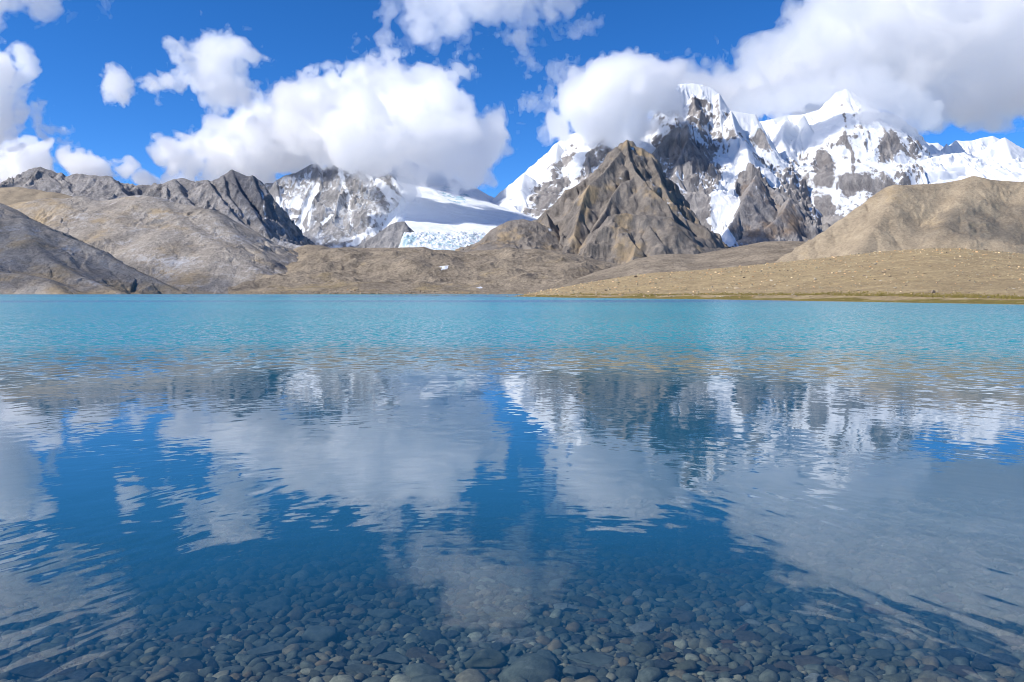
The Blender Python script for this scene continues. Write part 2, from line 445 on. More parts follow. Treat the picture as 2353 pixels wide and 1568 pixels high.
terrain("snow_peak", M_PEAK, SUM, 5600, [
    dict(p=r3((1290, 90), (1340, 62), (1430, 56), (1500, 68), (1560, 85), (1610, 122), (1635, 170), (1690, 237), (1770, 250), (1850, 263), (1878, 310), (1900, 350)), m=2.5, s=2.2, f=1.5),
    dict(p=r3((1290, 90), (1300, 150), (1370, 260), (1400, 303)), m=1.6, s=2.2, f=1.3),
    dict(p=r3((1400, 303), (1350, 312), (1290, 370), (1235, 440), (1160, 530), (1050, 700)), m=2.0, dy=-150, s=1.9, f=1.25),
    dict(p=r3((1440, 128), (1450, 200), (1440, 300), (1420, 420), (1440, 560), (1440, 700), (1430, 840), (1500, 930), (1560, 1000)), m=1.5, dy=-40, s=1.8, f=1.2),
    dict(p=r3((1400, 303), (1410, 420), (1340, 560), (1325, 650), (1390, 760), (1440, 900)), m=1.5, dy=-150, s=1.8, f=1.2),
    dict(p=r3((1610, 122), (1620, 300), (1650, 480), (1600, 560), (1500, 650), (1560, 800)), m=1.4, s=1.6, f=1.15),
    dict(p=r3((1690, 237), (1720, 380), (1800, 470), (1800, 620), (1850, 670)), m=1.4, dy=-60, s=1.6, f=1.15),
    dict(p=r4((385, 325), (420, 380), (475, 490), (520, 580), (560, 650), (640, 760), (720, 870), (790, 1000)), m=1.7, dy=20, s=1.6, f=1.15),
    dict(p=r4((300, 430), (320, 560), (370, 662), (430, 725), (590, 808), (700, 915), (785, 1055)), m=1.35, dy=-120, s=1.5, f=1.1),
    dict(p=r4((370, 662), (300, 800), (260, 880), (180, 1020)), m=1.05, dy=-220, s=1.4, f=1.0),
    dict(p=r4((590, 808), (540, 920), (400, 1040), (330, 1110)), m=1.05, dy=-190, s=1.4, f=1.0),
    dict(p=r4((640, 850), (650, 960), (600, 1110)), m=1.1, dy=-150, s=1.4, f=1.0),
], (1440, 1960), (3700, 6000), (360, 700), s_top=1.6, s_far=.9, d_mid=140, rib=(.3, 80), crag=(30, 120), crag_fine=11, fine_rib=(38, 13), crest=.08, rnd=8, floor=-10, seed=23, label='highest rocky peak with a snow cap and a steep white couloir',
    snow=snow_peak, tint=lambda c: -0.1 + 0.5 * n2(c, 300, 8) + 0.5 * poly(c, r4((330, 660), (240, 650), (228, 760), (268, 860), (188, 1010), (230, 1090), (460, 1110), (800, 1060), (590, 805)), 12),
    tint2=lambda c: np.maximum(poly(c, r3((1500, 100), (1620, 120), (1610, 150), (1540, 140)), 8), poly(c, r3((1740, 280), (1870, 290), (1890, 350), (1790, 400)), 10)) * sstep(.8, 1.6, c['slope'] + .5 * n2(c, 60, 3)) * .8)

# the second summit and its long snowy shoulder
SUM = r4((940, 68))[0]
def snow_second(c):
    s = .93 + (c['Z'] - 1000) / 1800 - 0.2 * (c['slope'] - 1.0) + 0.32 * n2(c, 170, 12, 5) + .38 * fbm(c['X'] / 26, c['Y'] / 90, c['Z'] / 150, 4, .6, 44) + 0.12 * np.clip(-c['hx'], -1, 1) + .25 * c['cav']
    for p, a in ((r4((790, 465), (755, 560), (770, 700), (860, 730), (895, 590), (830, 500)), .75), (r4((1260, 340), (1185, 430), (1170, 590), (1250, 570), (1340, 480), (1300, 370)), .62),
                 (r4((1370, 420), (1345, 530), (1440, 570), (1455, 440)), .5), (r4((530, 575), (515, 650), (640, 800), (650, 660)), .65), (r4((760, 820), (860, 800), (895, 880), (780, 930)), .7),
                 (r4((930, 720), (1010, 660), (1120, 690), (1000, 800), (950, 810)), .7), (r4((1110, 690), (1250, 740), (1190, 810), (1110, 760)), .7), (r4((810, 940), (930, 930), (950, 980), (830, 1020)), .8),
                 (r4((690, 880), (780, 1060), (700, 1060)), .6)):
        s = s - a * poly(c, p, 7)
    s = s - .6 * line(c, r4((935, 200), (965, 330), (955, 430), (1010, 520), (1010, 640)), 4) - .5 * line(c, r4((1015, 270), (1060, 230)), 4)
    s = s + .9 * poly(c, r4((1500, 450), (2200, 380), (2300, 720), (1500, 720)), 20) + .6 * poly(c, r4((400, 300), (680, 260), (800, 470), (640, 480), (560, 520)), 15)
    return s
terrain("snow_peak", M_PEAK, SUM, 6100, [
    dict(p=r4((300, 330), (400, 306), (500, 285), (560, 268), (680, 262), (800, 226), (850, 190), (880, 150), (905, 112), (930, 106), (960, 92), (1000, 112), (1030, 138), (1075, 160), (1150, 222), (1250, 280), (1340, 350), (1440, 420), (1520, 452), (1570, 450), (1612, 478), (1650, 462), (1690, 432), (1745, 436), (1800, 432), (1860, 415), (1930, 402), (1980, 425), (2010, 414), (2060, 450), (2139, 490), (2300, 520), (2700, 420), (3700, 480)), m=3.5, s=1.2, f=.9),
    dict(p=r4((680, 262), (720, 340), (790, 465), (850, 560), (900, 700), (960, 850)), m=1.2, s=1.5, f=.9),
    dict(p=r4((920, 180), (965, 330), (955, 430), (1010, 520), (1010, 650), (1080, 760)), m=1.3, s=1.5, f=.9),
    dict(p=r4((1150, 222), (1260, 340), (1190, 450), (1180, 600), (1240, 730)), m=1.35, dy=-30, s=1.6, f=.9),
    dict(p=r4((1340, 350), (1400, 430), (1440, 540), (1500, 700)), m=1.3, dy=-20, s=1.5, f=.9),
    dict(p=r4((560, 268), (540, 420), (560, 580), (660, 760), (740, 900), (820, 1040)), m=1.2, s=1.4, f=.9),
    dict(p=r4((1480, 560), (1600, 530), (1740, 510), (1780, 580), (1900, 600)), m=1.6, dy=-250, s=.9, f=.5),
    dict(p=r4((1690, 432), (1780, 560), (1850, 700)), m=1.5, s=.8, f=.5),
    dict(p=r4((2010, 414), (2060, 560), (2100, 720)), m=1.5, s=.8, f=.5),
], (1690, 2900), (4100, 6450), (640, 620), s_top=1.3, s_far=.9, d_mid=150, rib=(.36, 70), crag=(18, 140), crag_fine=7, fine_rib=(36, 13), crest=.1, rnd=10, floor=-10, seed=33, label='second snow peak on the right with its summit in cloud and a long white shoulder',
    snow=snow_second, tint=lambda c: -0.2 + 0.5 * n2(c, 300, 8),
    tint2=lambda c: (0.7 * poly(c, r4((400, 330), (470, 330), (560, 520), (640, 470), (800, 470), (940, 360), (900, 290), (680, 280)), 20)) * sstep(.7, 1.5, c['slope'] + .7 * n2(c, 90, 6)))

# the white shoulder that rises from the pass
SUM = r3((850, 330))[0]
def snow_shoulder(c):
    s = 0.92 - 0.10 * (c['slope'] - 1.0) + 0.42 * n2(c, 120, 3, 5) + .2 * c['cav']
    for p, w in ((r3((650, 480), (600, 560), (520, 640), (440, 760), (360, 880), (350, 960)), 13), (r3((560, 700), (480, 800), (420, 890), (440, 940)), 13), (r3((600, 720), (540, 780), (480, 860), (470, 920)), 15),
                 (r3((830, 430), (790, 560), (700, 700)), 12), (r3((760, 520), (730, 640)), 9), (r3((900, 440), (860, 560)), 16)):
        s = s - .72 * line(c, p, w) * (0.75 + .9 * n2(c, 50, 9))
    return s
terrain("snow_shoulder", M_PEAK, SUM, 5500, [
    dict(p=r3((-60, 850), (30, 860), (75, 856), (150, 840), (200, 815), (215, 770), (310, 692), (322, 650), (420, 580), (500, 530), (540, 450), (600, 400), (720, 368), (850, 335), (1000, 330), (1150, 380), (1250, 430)), m=4, s=1.3, f=.85),
    dict(p=r3((322, 650), (300, 760), (345, 870), (370, 960)), m=1.0, s=1.1, f=.8),
    dict(p=r3((540, 450), (520, 600), (460, 740), (420, 860), (430, 960)), m=1.1, s=1.2, f=.8),
    dict(p=r3((720, 368), (700, 540), (600, 720), (520, 900)), m=1.1, s=1.2, f=.8),
    dict(p=r3((850, 335), (830, 500), (760, 640)), m=1.1, s=1.2, f=.8),
], (1070, 1560), (4000, 5900), (320, 420), s_top=1.2, s_far=.85, d_mid=120, rib=(.3, 70), crag=(11, 110), crag_fine=5, fine_rib=(40, 5), crest=.06, rnd=12, floor=-10, seed=43, label='bright white snow shoulder rising from the pass behind the rock pyramid',
    snow=snow_shoulder, tint=lambda c: -0.2 + 0.4 * n2(c, 200, 8))

# the glacier basin below the pass
def icefall(X, Y, H):
    PX, PY = proj(X, Y, H)
    k = sstep(526, 540, PY)
    H = H + k * (sstep(580, 545, PY) * .6 + .4) * (15 * (ridged(X / 60, Y / 38, 0, 4, .6, 5) - .3) + 9 * (ridged(X / 24, Y / 15, 0, 3, .6, 15) - .3))
    H = H + (1 - k) * 5 * fbm(X / 190, Y / 120, .5, 4, .5, 25) * 2.4
    left = np.interp(PY, [330, 400, 452, 500, 530, 560, 600], [840, 905, 932, 928, 932, 934, 934])
    left = left + 16 * fbm(X / 90, Y / 90, .2, 4, .55, 35)
    return H - np.clip(left - PX, 0, None) * 3.2
SUM = r2((1640, 461))[0]
terrain("glacier", M_ICE, SUM, 5250, [
    dict(p=r2((700, 120), (900, 130), (1050, 170), (1200, 215), (1350, 265), (1480, 330), (1530, 390), (1580, 436), (1640, 462), (1760, 472), (1980, 476), (2150, 520)), m=6, s=1.0, f=.27, d=270),
    dict(p=r2((1480, 330), (1430, 400), (1440, 470)), m=1.5, s=.9, f=.3, d=150),
    dict(p=r2((1980, 480), (1950, 560), (1850, 640)), m=.5, s=.4, f=.3),
], (880, 1330), (2300, 5600), (330, 640), s_top=.4, s_far=.3, d_mid=300, rib=(.1, 300), crag=(3, 200), rnd=120, floor=-10, seed=53, label='white glacier basin under the pass ending in a broken icefall',
    extra=lambda X, Y, H, D: icefall(X, Y, H),
    tint2=lambda c: np.ones(c['X'].shape), snow=lambda c: 1.5 - sstep(526, 540, c['py']) * (1.15 - .9 * ridged(c['X'] / 40, c['Y'] / 22, 0, 4, .6, 55)) - .35 * sstep(.1, .45, n2(c, 120, 31)) - 1.2 * poly(c, r2((1260, 320), (1480, 335), (1545, 420), (1440, 490), (1340, 440)), 8) * (.6 + 1.2 * n2(c, 50, 7)))

# the snowy rock face under the central cloud
SUM = r2((700, 130))[0]
def snow_face(c):
    s = 0.10 + 0.55 * n2(c, 140, 3, 5) - .10 * (c['slope'] - 1.4) + 0.18 * np.clip(-c['hx'], -1, 1) + .3 * c['cav']
    P = r2
    for p, w, a in ((P((190, 420), (215, 520), (250, 590), (330, 605), (370, 540), (420, 430), (470, 320)), 4.5, .9), (P((90, 330), (105, 500), (118, 600)), 3, .7), (P((335, 600), (362, 640)), 5, .9), (P((250, 590), (272, 635)), 5, .9),
                    (P((560, 540), (500, 590)), 4, .7), (P((620, 230), (680, 420), (700, 600)), 5, .5), (P((420, 460), (400, 640)), 3, .6), (P((270, 545), (340, 545)), 3, .8), (P((720, 700), (770, 690), (820, 640)), 6, .7), (P((680, 745), (750, 720)), 5, .8)):
        s = s + a * line(c, p, w)
    s = s + .45 * poly(c, P((200, 330), (300, 260), (450, 200), (470, 320), (420, 430), (370, 540), (250, 580), (210, 480)), 12)
    s = s + 1.0 * poly(c, P((810, 250), (920, 270), (1000, 300), (1100, 420), (1060, 600), (1000, 560), (960, 480), (930, 400), (870, 360)), 10) + 1.2 * poly(c, P((1000, 260), (1800, 300), (1700, 700), (1040, 640), (1080, 430)), 14)
    s = s + .55 * poly(c, P((820, 540), (900, 520), (1000, 560), (860, 680), (820, 640)), 10) + .4 * poly(c, P((620, 190), (820, 240), (860, 360), (700, 300)), 12)
    for p, a in ((P((900, 260), (960, 300), (1090, 430), (1060, 450), (970, 350)), 1.1), (P((960, 400), (1020, 440), (1070, 490), (1040, 515)), 1.2), (P((640, 300), (740, 250), (840, 300), (930, 390), (840, 420), (720, 360)), .5), (P((1270, 330), (1480, 330), (1540, 410), (1440, 480), (1350, 440)), .75)):
        s = s - a * poly(c, p, 7)
    return s + .03
terrain("snowy_rock_face", M_GREY, SUM, 4800, [
    dict(p=r2((60, 360), (92, 330), (110, 314), (160, 315), (180, 298), (240, 262), (310, 245), (380, 205), (450, 176), (482, 190), (502, 212), (560, 185), (650, 150), (800, 130), (900, 190), (1000, 290), (1090, 420), (1130, 520)), m=4, s=1.5, f=1.0),
    dict(p=r2((180, 298), (205, 420), (200, 520), (180, 640)), m=1.6, s=1.6, f=.9),
    dict(p=r2((456, 176), (495, 330), (430, 480), (410, 600), (420, 720)), m=1.45, dy=-20, s=1.7, f=.9),
    dict(p=r2((495, 330), (570, 480), (640, 600), (690, 710)), m=1.4, s=1.5, f=.9),
    dict(p=r2((600, 190), (680, 330), (760, 480), (830, 570), (760, 690)), m=1.4, s=1.5, f=.9),
    dict(p=r2((800, 110), (850, 300), (930, 400), (1060, 520)), m=1.3, s=1.3, f=.8),
    dict(p=r2((900, 250), (980, 330), (1090, 440)), m=1.3, s=1.3, f=.8),
], (565, 1180), (3300, 5200), (400, 600), s_top=1.5, s_far=.9, d_mid=120, rib=(.32, 65), crag=(22, 100), crag_fine=9, fine_rib=(36, 9), crest=.12, floor=-10, seed=63, label='grey rock face streaked with snow, its top hidden by the central cloud',
    snow=snow_face, dust=lambda c: .3 + .8 * n2(c, 90, 19) + .3 * np.clip(-c['hx'], -1, 1), tint=lambda c: -.1 + 0.55 * n2(c, 260, 8))
SUM = r2((1040, 578))[0]
terrain("rock_fin", M_GREY, SUM, 3500, [
    dict(p=r2((640, 800), (740, 752), (800, 715), (855, 680), (905, 645), (960, 602), (1000, 586), (1064, 578)), m=3.5, s=2.0, f=.8, d=30),
    dict(p=r2((1064, 578), (1072, 640), (1076, 690), (1112, 748), (1130, 780)), m=4, s=2.5, f=.8, d=30),
    dict(p=r2((1000, 586), (990, 660), (960, 760)), m=1.6, s=1.6), dict(p=r2((1060, 580), (1060, 680), (1050, 760)), m=1.7, s=1.6),
], (760, 980), (2900, 3700), (140, 260), s_top=2.0, s_far=.8, d_mid=40, rib=(.3, 30), crag=(6, 45), crag_fine=2.5, crest=.2, floor=-10, seed=73, label='dark grey rock fin like a shark tooth beside the glacier icefall',
    snow=lambda c: -.15 + .5 * n2(c, 40, 3))

# the ridge far left
SUM = r1((285, 208))[0]
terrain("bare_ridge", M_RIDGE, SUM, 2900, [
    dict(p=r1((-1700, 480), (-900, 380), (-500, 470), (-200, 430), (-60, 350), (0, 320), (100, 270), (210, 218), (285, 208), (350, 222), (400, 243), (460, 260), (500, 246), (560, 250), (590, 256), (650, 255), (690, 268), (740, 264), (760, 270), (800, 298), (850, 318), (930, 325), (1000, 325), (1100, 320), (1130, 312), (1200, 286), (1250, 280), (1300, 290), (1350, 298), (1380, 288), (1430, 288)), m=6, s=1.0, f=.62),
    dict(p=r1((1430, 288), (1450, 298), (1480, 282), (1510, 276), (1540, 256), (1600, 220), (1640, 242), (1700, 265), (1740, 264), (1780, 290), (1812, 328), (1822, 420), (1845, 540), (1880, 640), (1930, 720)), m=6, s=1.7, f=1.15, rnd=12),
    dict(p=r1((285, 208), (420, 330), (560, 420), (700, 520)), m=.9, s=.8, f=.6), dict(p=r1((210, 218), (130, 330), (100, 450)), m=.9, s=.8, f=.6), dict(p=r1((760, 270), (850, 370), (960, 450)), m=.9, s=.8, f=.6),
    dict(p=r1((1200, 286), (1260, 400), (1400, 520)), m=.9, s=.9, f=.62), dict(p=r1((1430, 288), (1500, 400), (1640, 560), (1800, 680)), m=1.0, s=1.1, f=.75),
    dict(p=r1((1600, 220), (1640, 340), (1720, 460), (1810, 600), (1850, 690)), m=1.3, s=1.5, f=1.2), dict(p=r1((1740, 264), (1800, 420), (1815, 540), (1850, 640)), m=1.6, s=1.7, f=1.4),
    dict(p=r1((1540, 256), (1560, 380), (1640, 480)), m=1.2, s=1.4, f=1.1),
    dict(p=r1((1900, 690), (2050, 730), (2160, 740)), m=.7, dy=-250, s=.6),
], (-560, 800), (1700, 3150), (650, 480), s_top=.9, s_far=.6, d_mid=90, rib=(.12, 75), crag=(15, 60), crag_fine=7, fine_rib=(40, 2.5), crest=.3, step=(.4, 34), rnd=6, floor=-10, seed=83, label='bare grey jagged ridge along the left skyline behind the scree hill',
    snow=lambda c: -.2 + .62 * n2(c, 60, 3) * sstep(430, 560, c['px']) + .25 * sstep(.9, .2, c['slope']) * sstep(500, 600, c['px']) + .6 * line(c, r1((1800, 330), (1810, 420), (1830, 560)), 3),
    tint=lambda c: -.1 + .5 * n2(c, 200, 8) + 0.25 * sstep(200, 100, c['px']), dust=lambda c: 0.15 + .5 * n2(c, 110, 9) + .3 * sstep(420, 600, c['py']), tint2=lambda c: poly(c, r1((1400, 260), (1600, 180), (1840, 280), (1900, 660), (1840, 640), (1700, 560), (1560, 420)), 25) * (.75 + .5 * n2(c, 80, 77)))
SUM = r1((130, 346))[0]
terrain("brown_knoll", M_TAN, SUM, 1900, [
    dict(p=r1((-250, 380), (-60, 352), (0, 350), (130, 345), (220, 358), (300, 378), (360, 380), (420, 396), (470, 450), (520, 520)), m=3, s=.5, f=.5),
], (-90, 190), (1500, 2100), (150, 120), s_top=.5, s_far=.5, d_mid=60, rib=(.1, 50), crag=(.8, 40), rnd=40, floor=-10, seed=93, label='small smooth brown hump at the far left below the grey ridge', tint=lambda c: .1 + .4 * n2(c, 80, 2))

# the long scree hill on the left shore
SUM = r1((960, 398))[0]
terrain("scree_hill", M_SCREE, SUM, 1500, [
    dict(p=r1((-1700, 330), (-900, 420), (-300, 560), (20, 476), (180, 442), (340, 433), (380, 430), (540, 419), (600, 430), (640, 450), (800, 424), (900, 404), (960, 398), (1030, 404), (1080, 424), (1200, 450), (1350, 476), (1440, 500), (1500, 530), (1600, 590), (1700, 650), (1800, 705), (1900, 760), (2000, 822), (2020, 900)), m=1.6, s=.62, f=.52),
    dict(p=r1((560, 420), (700, 500), (900, 610), (1200, 770), (1450, 890), (1700, 1010), (1790, 1060)), m=.62, s=.6, f=.5),
    dict(p=r1((1080, 424), (1250, 580), (1500, 740), (1750, 900), (1880, 990)), m=.62, dy=-10, s=.6, f=.5),
    dict(p=r1((1440, 500), (1600, 660), (1800, 810), (1930, 920)), m=.72, s=.6, f=.5),
    dict(p=r1((340, 433), (480, 540), (700, 680), (1000, 840), (1300, 1000)), m=.62, s=.6, f=.5),
], (-560, 690), (880, 1700), (660, 430), s_top=.6, s_far=.52, d_mid=90, rib=(.14, 70), crag=(.9, 24), crag_fine=.7, fine_rib=(28, 3.2), crest=.12, rnd=12, floor=-10, seed=103, smooth=20, label='long frost dusted scree hill sloping down to the left shore',
    tint=lambda c: .16 + .7 * n2(c, 90, 8) + .45 * sstep(250, 60, c['px']) * sstep(640, 480, c['py']) + .3 * sstep(600, 660, c['py']),
    dust=lambda c: .22 + .6 * fbm((c['X'] + c['Y'] * .3) / 130, c['Z'] / 30, c['Y'] / 200, 4, .6, 6))
SUM = r1((0, 478))[0]
terrain("scree_spur", M_SCREE, SUM, 1250, [
    dict(p=r1((-1700, 150), (-900, 290), (-300, 380), (-100, 430), (0, 478), (80, 515), (150, 560), (350, 642), (500, 702), (660, 775), (800, 852), (1000, 950), (1240, 1062), (1300, 1100)), m=1.1, s=.55, f=.5),
    dict(p=r1((150, 560), (200, 700), (350, 850), (560, 960), (800, 1060)), m=.6, s=.5, f=.45),
    dict(p=r1((-60, 450), (-40, 700), (60, 900), (250, 1060)), m=.6, s=.5, f=.45),
    dict(p=r1((-250, 800), (0, 930), (150, 940), (300, 970), (430, 1070)), m=.5, dy=-20, s=.4, f=.35),
], (-560, 440), (760, 1400), (500, 350), s_top=.55, s_far=.5, d_mid=80, rib=(.1, 60), crag=(.9, 18), crag_fine=.8, fine_rib=(24, 2.6), crest=.1, rnd=7, floor=-10, seed=113, smooth=14, label='shaded scree spur in the lower left above the waterline',
    tint=lambda c: .25 + .7 * n2(c, 70, 8) + .4 * sstep(620, 670, c['py']), dust=lambda c: .1 + .8 * fbm((c['X'] + c['Y'] * .3) / 90, c['Z'] / 20, c['Y'] / 150, 4, .6, 6))

# moraines across the head of the lake
def bank(name, mat, crest, shore, back, n, hump, seed, tint=None, snow=None, shape=1.0, px_pad=0, dust=None, label=None, tint2=None):
    """a bank that rises from a shore line (picture points at water level or (px, py, Y)) to a crest of (px, py, Y)"""
    cx = np.array([c[0] for c in crest], float)
    us_px = np.linspace(cx[0], cx[-1], n[0])
    u = ray(us_px, HOR)[0]
    cyv = np.interp(us_px, cx, [c[1] for c in crest]); cY = np.interp(us_px, cx, [c[2] for c in crest])
    v = ray(us_px, cyv)[1]
    cZ = CAM_H + v * cY
    sY = np.interp(us_px, [s[0] for s in shore], [s[1] for s in shore])
    t = np.linspace(0, 1 + back, n[1])[:, None]
    tt = t - 0.06
    Yg = sY + (cY - sY) * tt
    Xg = u * Yg
    k = np.clip(tt, 0, 1)
    Z = cZ * (k ** shape) * 1.0
    Z = np.where(tt < 0, tt * 18, Z)
    Z = np.where(tt > 1, cZ - (tt - 1) * (cY - sY) * 0.16, Z)
    w = np.clip(k * 5 + .06, 0, 1) * np.clip((1.0 - k) * 6 + 0.12, 0, 1)
    for amp, sc, kind in hump:
        q = fbm(Xg / sc, Yg / sc, 1.3, 3, .5, seed) if kind == 'f' else ridged(Xg / sc, Yg / sc, 1.3, 4, .5, seed) - .5
        Z = Z + amp * q * w; seed += 7
    gy, gx = np.gradient(Z); dY = np.gradient(Yg, axis=0); dX = np.gradient(Xg, axis=1)
    hx = gx / dX; slope = np.hypot(hx, (gy - hx * np.gradient(Xg, axis=0)) / dY)
    PX, PY = proj(Xg, Yg, Z)
    c = dict(X=Xg, Y=Yg, Z=Z, px=PX, py=PY, slope=slope, hx=hx, k=k)
    at_ = {a: (f(c) if f else np.zeros(Xg.shape)) for a, f in (('snow', snow), ('tint', tint), ('dust', dust), ('tint2', tint2))}
    o = mesh_np(name, np.stack([Xg, Yg, Z], -1), grid_quads(*Xg.shape), mat=mat, attrs=at_)
    return tag(o, label, 'hill', kind='structure'), c
def pts3(pts, Y): return [(p[0], p[1], Y) for p in pts]
MOR = bank("moraine", M_MORAINE, pts3(r2((-150, 1000), (60, 900), (180, 830), (270, 790), (330, 757), (400, 738), (500, 741), (560, 756), (700, 750), (800, 755), (900, 757), (1000, 756), (1100, 752), (1200, 750), (1260, 770), (1330, 772), (1400, 776), (1480, 790), (1560, 778), (1650, 775), (1800, 770), (1950, 775), (2150, 790), (2300, 815), (2400, 850), (2700, 900)), 1620),
     [(500, 985), (1100, 985), (1400, 960), (1600, 900)], .35, (520, 300), [(20, 170, 'f'), (9, 75, 'r'), (2.2, 20, 'f'), (1.0, 9, 'r')], 201, shape=.8, label='hummocky brown moraine across the head of the lake',
     tint=lambda c: .05 + .7 * n2(c, 110, 4) + .35 * sstep(.25, .02, c['k']),
     snow=lambda c: -.6 + 1.5 * np.maximum.reduce([poly(c, r2((1280, 888), (1375, 878), (1365, 910), (1300, 922), (1320, 900)), 3), poly(c, r2((1550, 1035), (1590, 1025), (1618, 1040), (1580, 1045)), 2), poly(c, r2((1490, 872), (1510, 872), (1508, 884)), 2), poly(c, r2((140, 895), (160, 893), (158, 903)), 2)]))
bank("gravel_ridge", M_MORAINE, [(q[0], q[1], 1150) for q in r3((520, 1420), (640, 1360), (800, 1300), (900, 1272), (1000, 1240), (1060, 1214), (1200, 1188), (1300, 1182), (1450, 1186), (1600, 1160), (1750, 1130), (1900, 1102))] + pts3(r4((400, 1102), (560, 1097), (700, 1102), (900, 1120), (1300, 1150)), 1150),
     [(1200, 560), (1500, 640), (2200, 640)], .35, (330, 200), [(6, 120, 'f'), (1.8, 40, 'f'), (.5, 12, 'r')], 231, shape=1.0, label='smooth grey-brown gravel ridge between the moraine and the tan hill',
     tint=lambda c: -.1 + .6 * n2(c, 80, 4), dust=None)

# the tan hill and the stony bank on the right shore
SUM = r4((1800, 682))[0]
terrain("tan_hill", M_TAN, SUM, 900, [
    dict(p=r4((100, 1560), (300, 1400), (470, 1265), (510, 1236), (600, 1175), (720, 1102), (830, 1032), (960, 948), (1080, 858), (1170, 790), (1250, 742), (1330, 731), (1420, 724), (1500, 721), (1600, 715), (1700, 697), (1800, 682), (1860, 684), (1900, 690), (2000, 700), (2139, 707), (2400, 700), (2700, 690), (3800, 560)), m=2.0, s=.95, f=.82),
    dict(p=r4((1300, 732), (1250, 850), (1150, 1000), (1000, 1200)), m=.8, s=.85, f=.75),
    dict(p=r4((1800, 682), (1700, 830), (1600, 1000), (1500, 1180)), m=.75, s=.8, f=.65),
    dict(p=r4((2200, 705), (2100, 900), (1950, 1160)), m=.75, s=.8, f=.65),
], (1500, 2950), (380, 1050), (580, 330), s_top=.55, s_far=.48, d_mid=60, rib=(.08, 40), crag=(1.2, 18), crag_fine=.6, fine_rib=(12, 1.3), crest=.1, rnd=7, floor=-10, seed=123, smooth=10, label='smooth tan gravel hill on the right with patches of cloud shade',
    tint=lambda c: .15 + .5 * n2(c, 70, 4))
SHORE = [(1120, 700.0), (1170, 400), (1200, 370), (1300, 310), (1450, 268), (1600, 236), (1750, 205), (1900, 178), (2100, 152), (2353, 129), (2700, 102), (3100, 80)]
beach, BC = bank("beach", M_SHORE, [(1110, 684, 900), (1180, 682.0, 520), (1230, 672, 520), (1320, 655, 500), (1390, 643, 490), (1450, 633, 480), (1500, 627, 480), (1608, 621, 470), (1780, 604, 450), (1920, 590, 440), (2030, 577, 430), (2130, 571, 420), (2200, 571, 420), (2290, 578, 420), (2353, 584, 420), (2600, 590, 420), (3050, 600, 420)],
     SHORE, .3, (620, 420), [(1.0, 45, 'f'), (.4, 12, 'f'), (.2, 4, 'f')], 251, shape=.95, label='stony tan shore sloping up from the grass edged waterline on the right',
     tint=lambda c: .2 + .5 * n2(c, 30, 4), tint2=lambda c: sstep(1.2, .35, c['Z'] + .9 * n2(c, 22, 3)) * sstep(.0, .1, c['Z'] + .02))

# ------------------------------------------------------------------ lake bed and lake
def depth_at(y):
    y = np.asarray(y, float)
    d = 0.09 * (y - 1.0) + 0.008 * np.clip(y - 5.0, 0, None) ** 2
    return np.minimum(d, 9.0)
def bed_z(x, y):
    r = np.hypot(x, y * 1.0)
    z = -depth_at(y)
    k = np.clip((9 - z * 0 - y) / 4, 0.15, 1)
    return z + k * (0.05 * fbm(x / 2.2, y / 2.2, 0.1, 3, .5, 71) + 0.012 * fbm(x / .35, y / .35, 0.4, 2, .5, 72))

def bed_material():
    b = NT("lake_bed_gravel"); v = b.coords()
    vo = b.n("TexVoronoi", i_Vector=v, i_Scale=22.0)
    col = b.ramp(vo.outputs['Color'], [(0.0, (0.06, 0.062, 0.055)), (0.5, (0.11, 0.105, 0.09)), (1.0, (0.17, 0.15, 0.12))])
    col = b.mix(b.noise(v, 3.0, 5, .6), col, (0.09, 0.095, 0.085))
    bn = b.n("Bump", i_Height=vo.outputs['Distance'], invert=True); bn.inputs['Distance'].default_value = 0.02
    p = b.n("BsdfPrincipled", i_Base_Color=col, i_Roughness=0.9, i_Normal=bn.outputs[0]); p.inputs['Specular IOR Level'].default_value = 0.1
    b.l(p.outputs[0], b.out.inputs[0]); return b.m
ys = np.concatenate([np.linspace(-3, 12, 190), np.geomspace(12.2, 60, 60), np.geomspace(66, 2600, 30)])
uu = np.linspace(-1, 1, 300)
Yb, Ub = np.meshgrid(ys, uu, indexing='ij')
Xb = Ub * (6 + np.abs(Yb) * 1.1)
tag(mesh_np("lake_bed", np.stack([Xb, Yb, bed_z(Xb, Yb)], -1), grid_quads(*Xb.shape), mat=bed_material()), kind='structure')
# the wider ground, out to the horizon
b = NT("ground"); v = b.coords()
p = b.n("BsdfPrincipled", i_Base_Color=b.mix(b.noise(v, .02, 8, .6), (0.22, 0.18, 0.14), (0.36, 0.31, 0.25)), i_Roughness=.95)
b.l(p.outputs[0], b.out.inputs[0])
a = np.linspace(0, 2 * np.pi, 65)[:-1]
rings = [1.0, 900, 3000, 9000, 30000]
GV = np.concatenate([np.stack([r * np.cos(a), 1200 + r * np.sin(a), np.full(64, -14.0)], -1) for r in rings])
GQ = [[i * 64 + j, i * 64 + (j + 1) % 64, (i + 1) * 64 + (j + 1) % 64, (i + 1) * 64 + j] for i in range(len(rings) - 1) for j in range(64)]
tag(mesh_np("ground", GV, GQ, tris=[[0, j + 1, j] for j in range(1, 63)], mat=b.m), kind='structure')

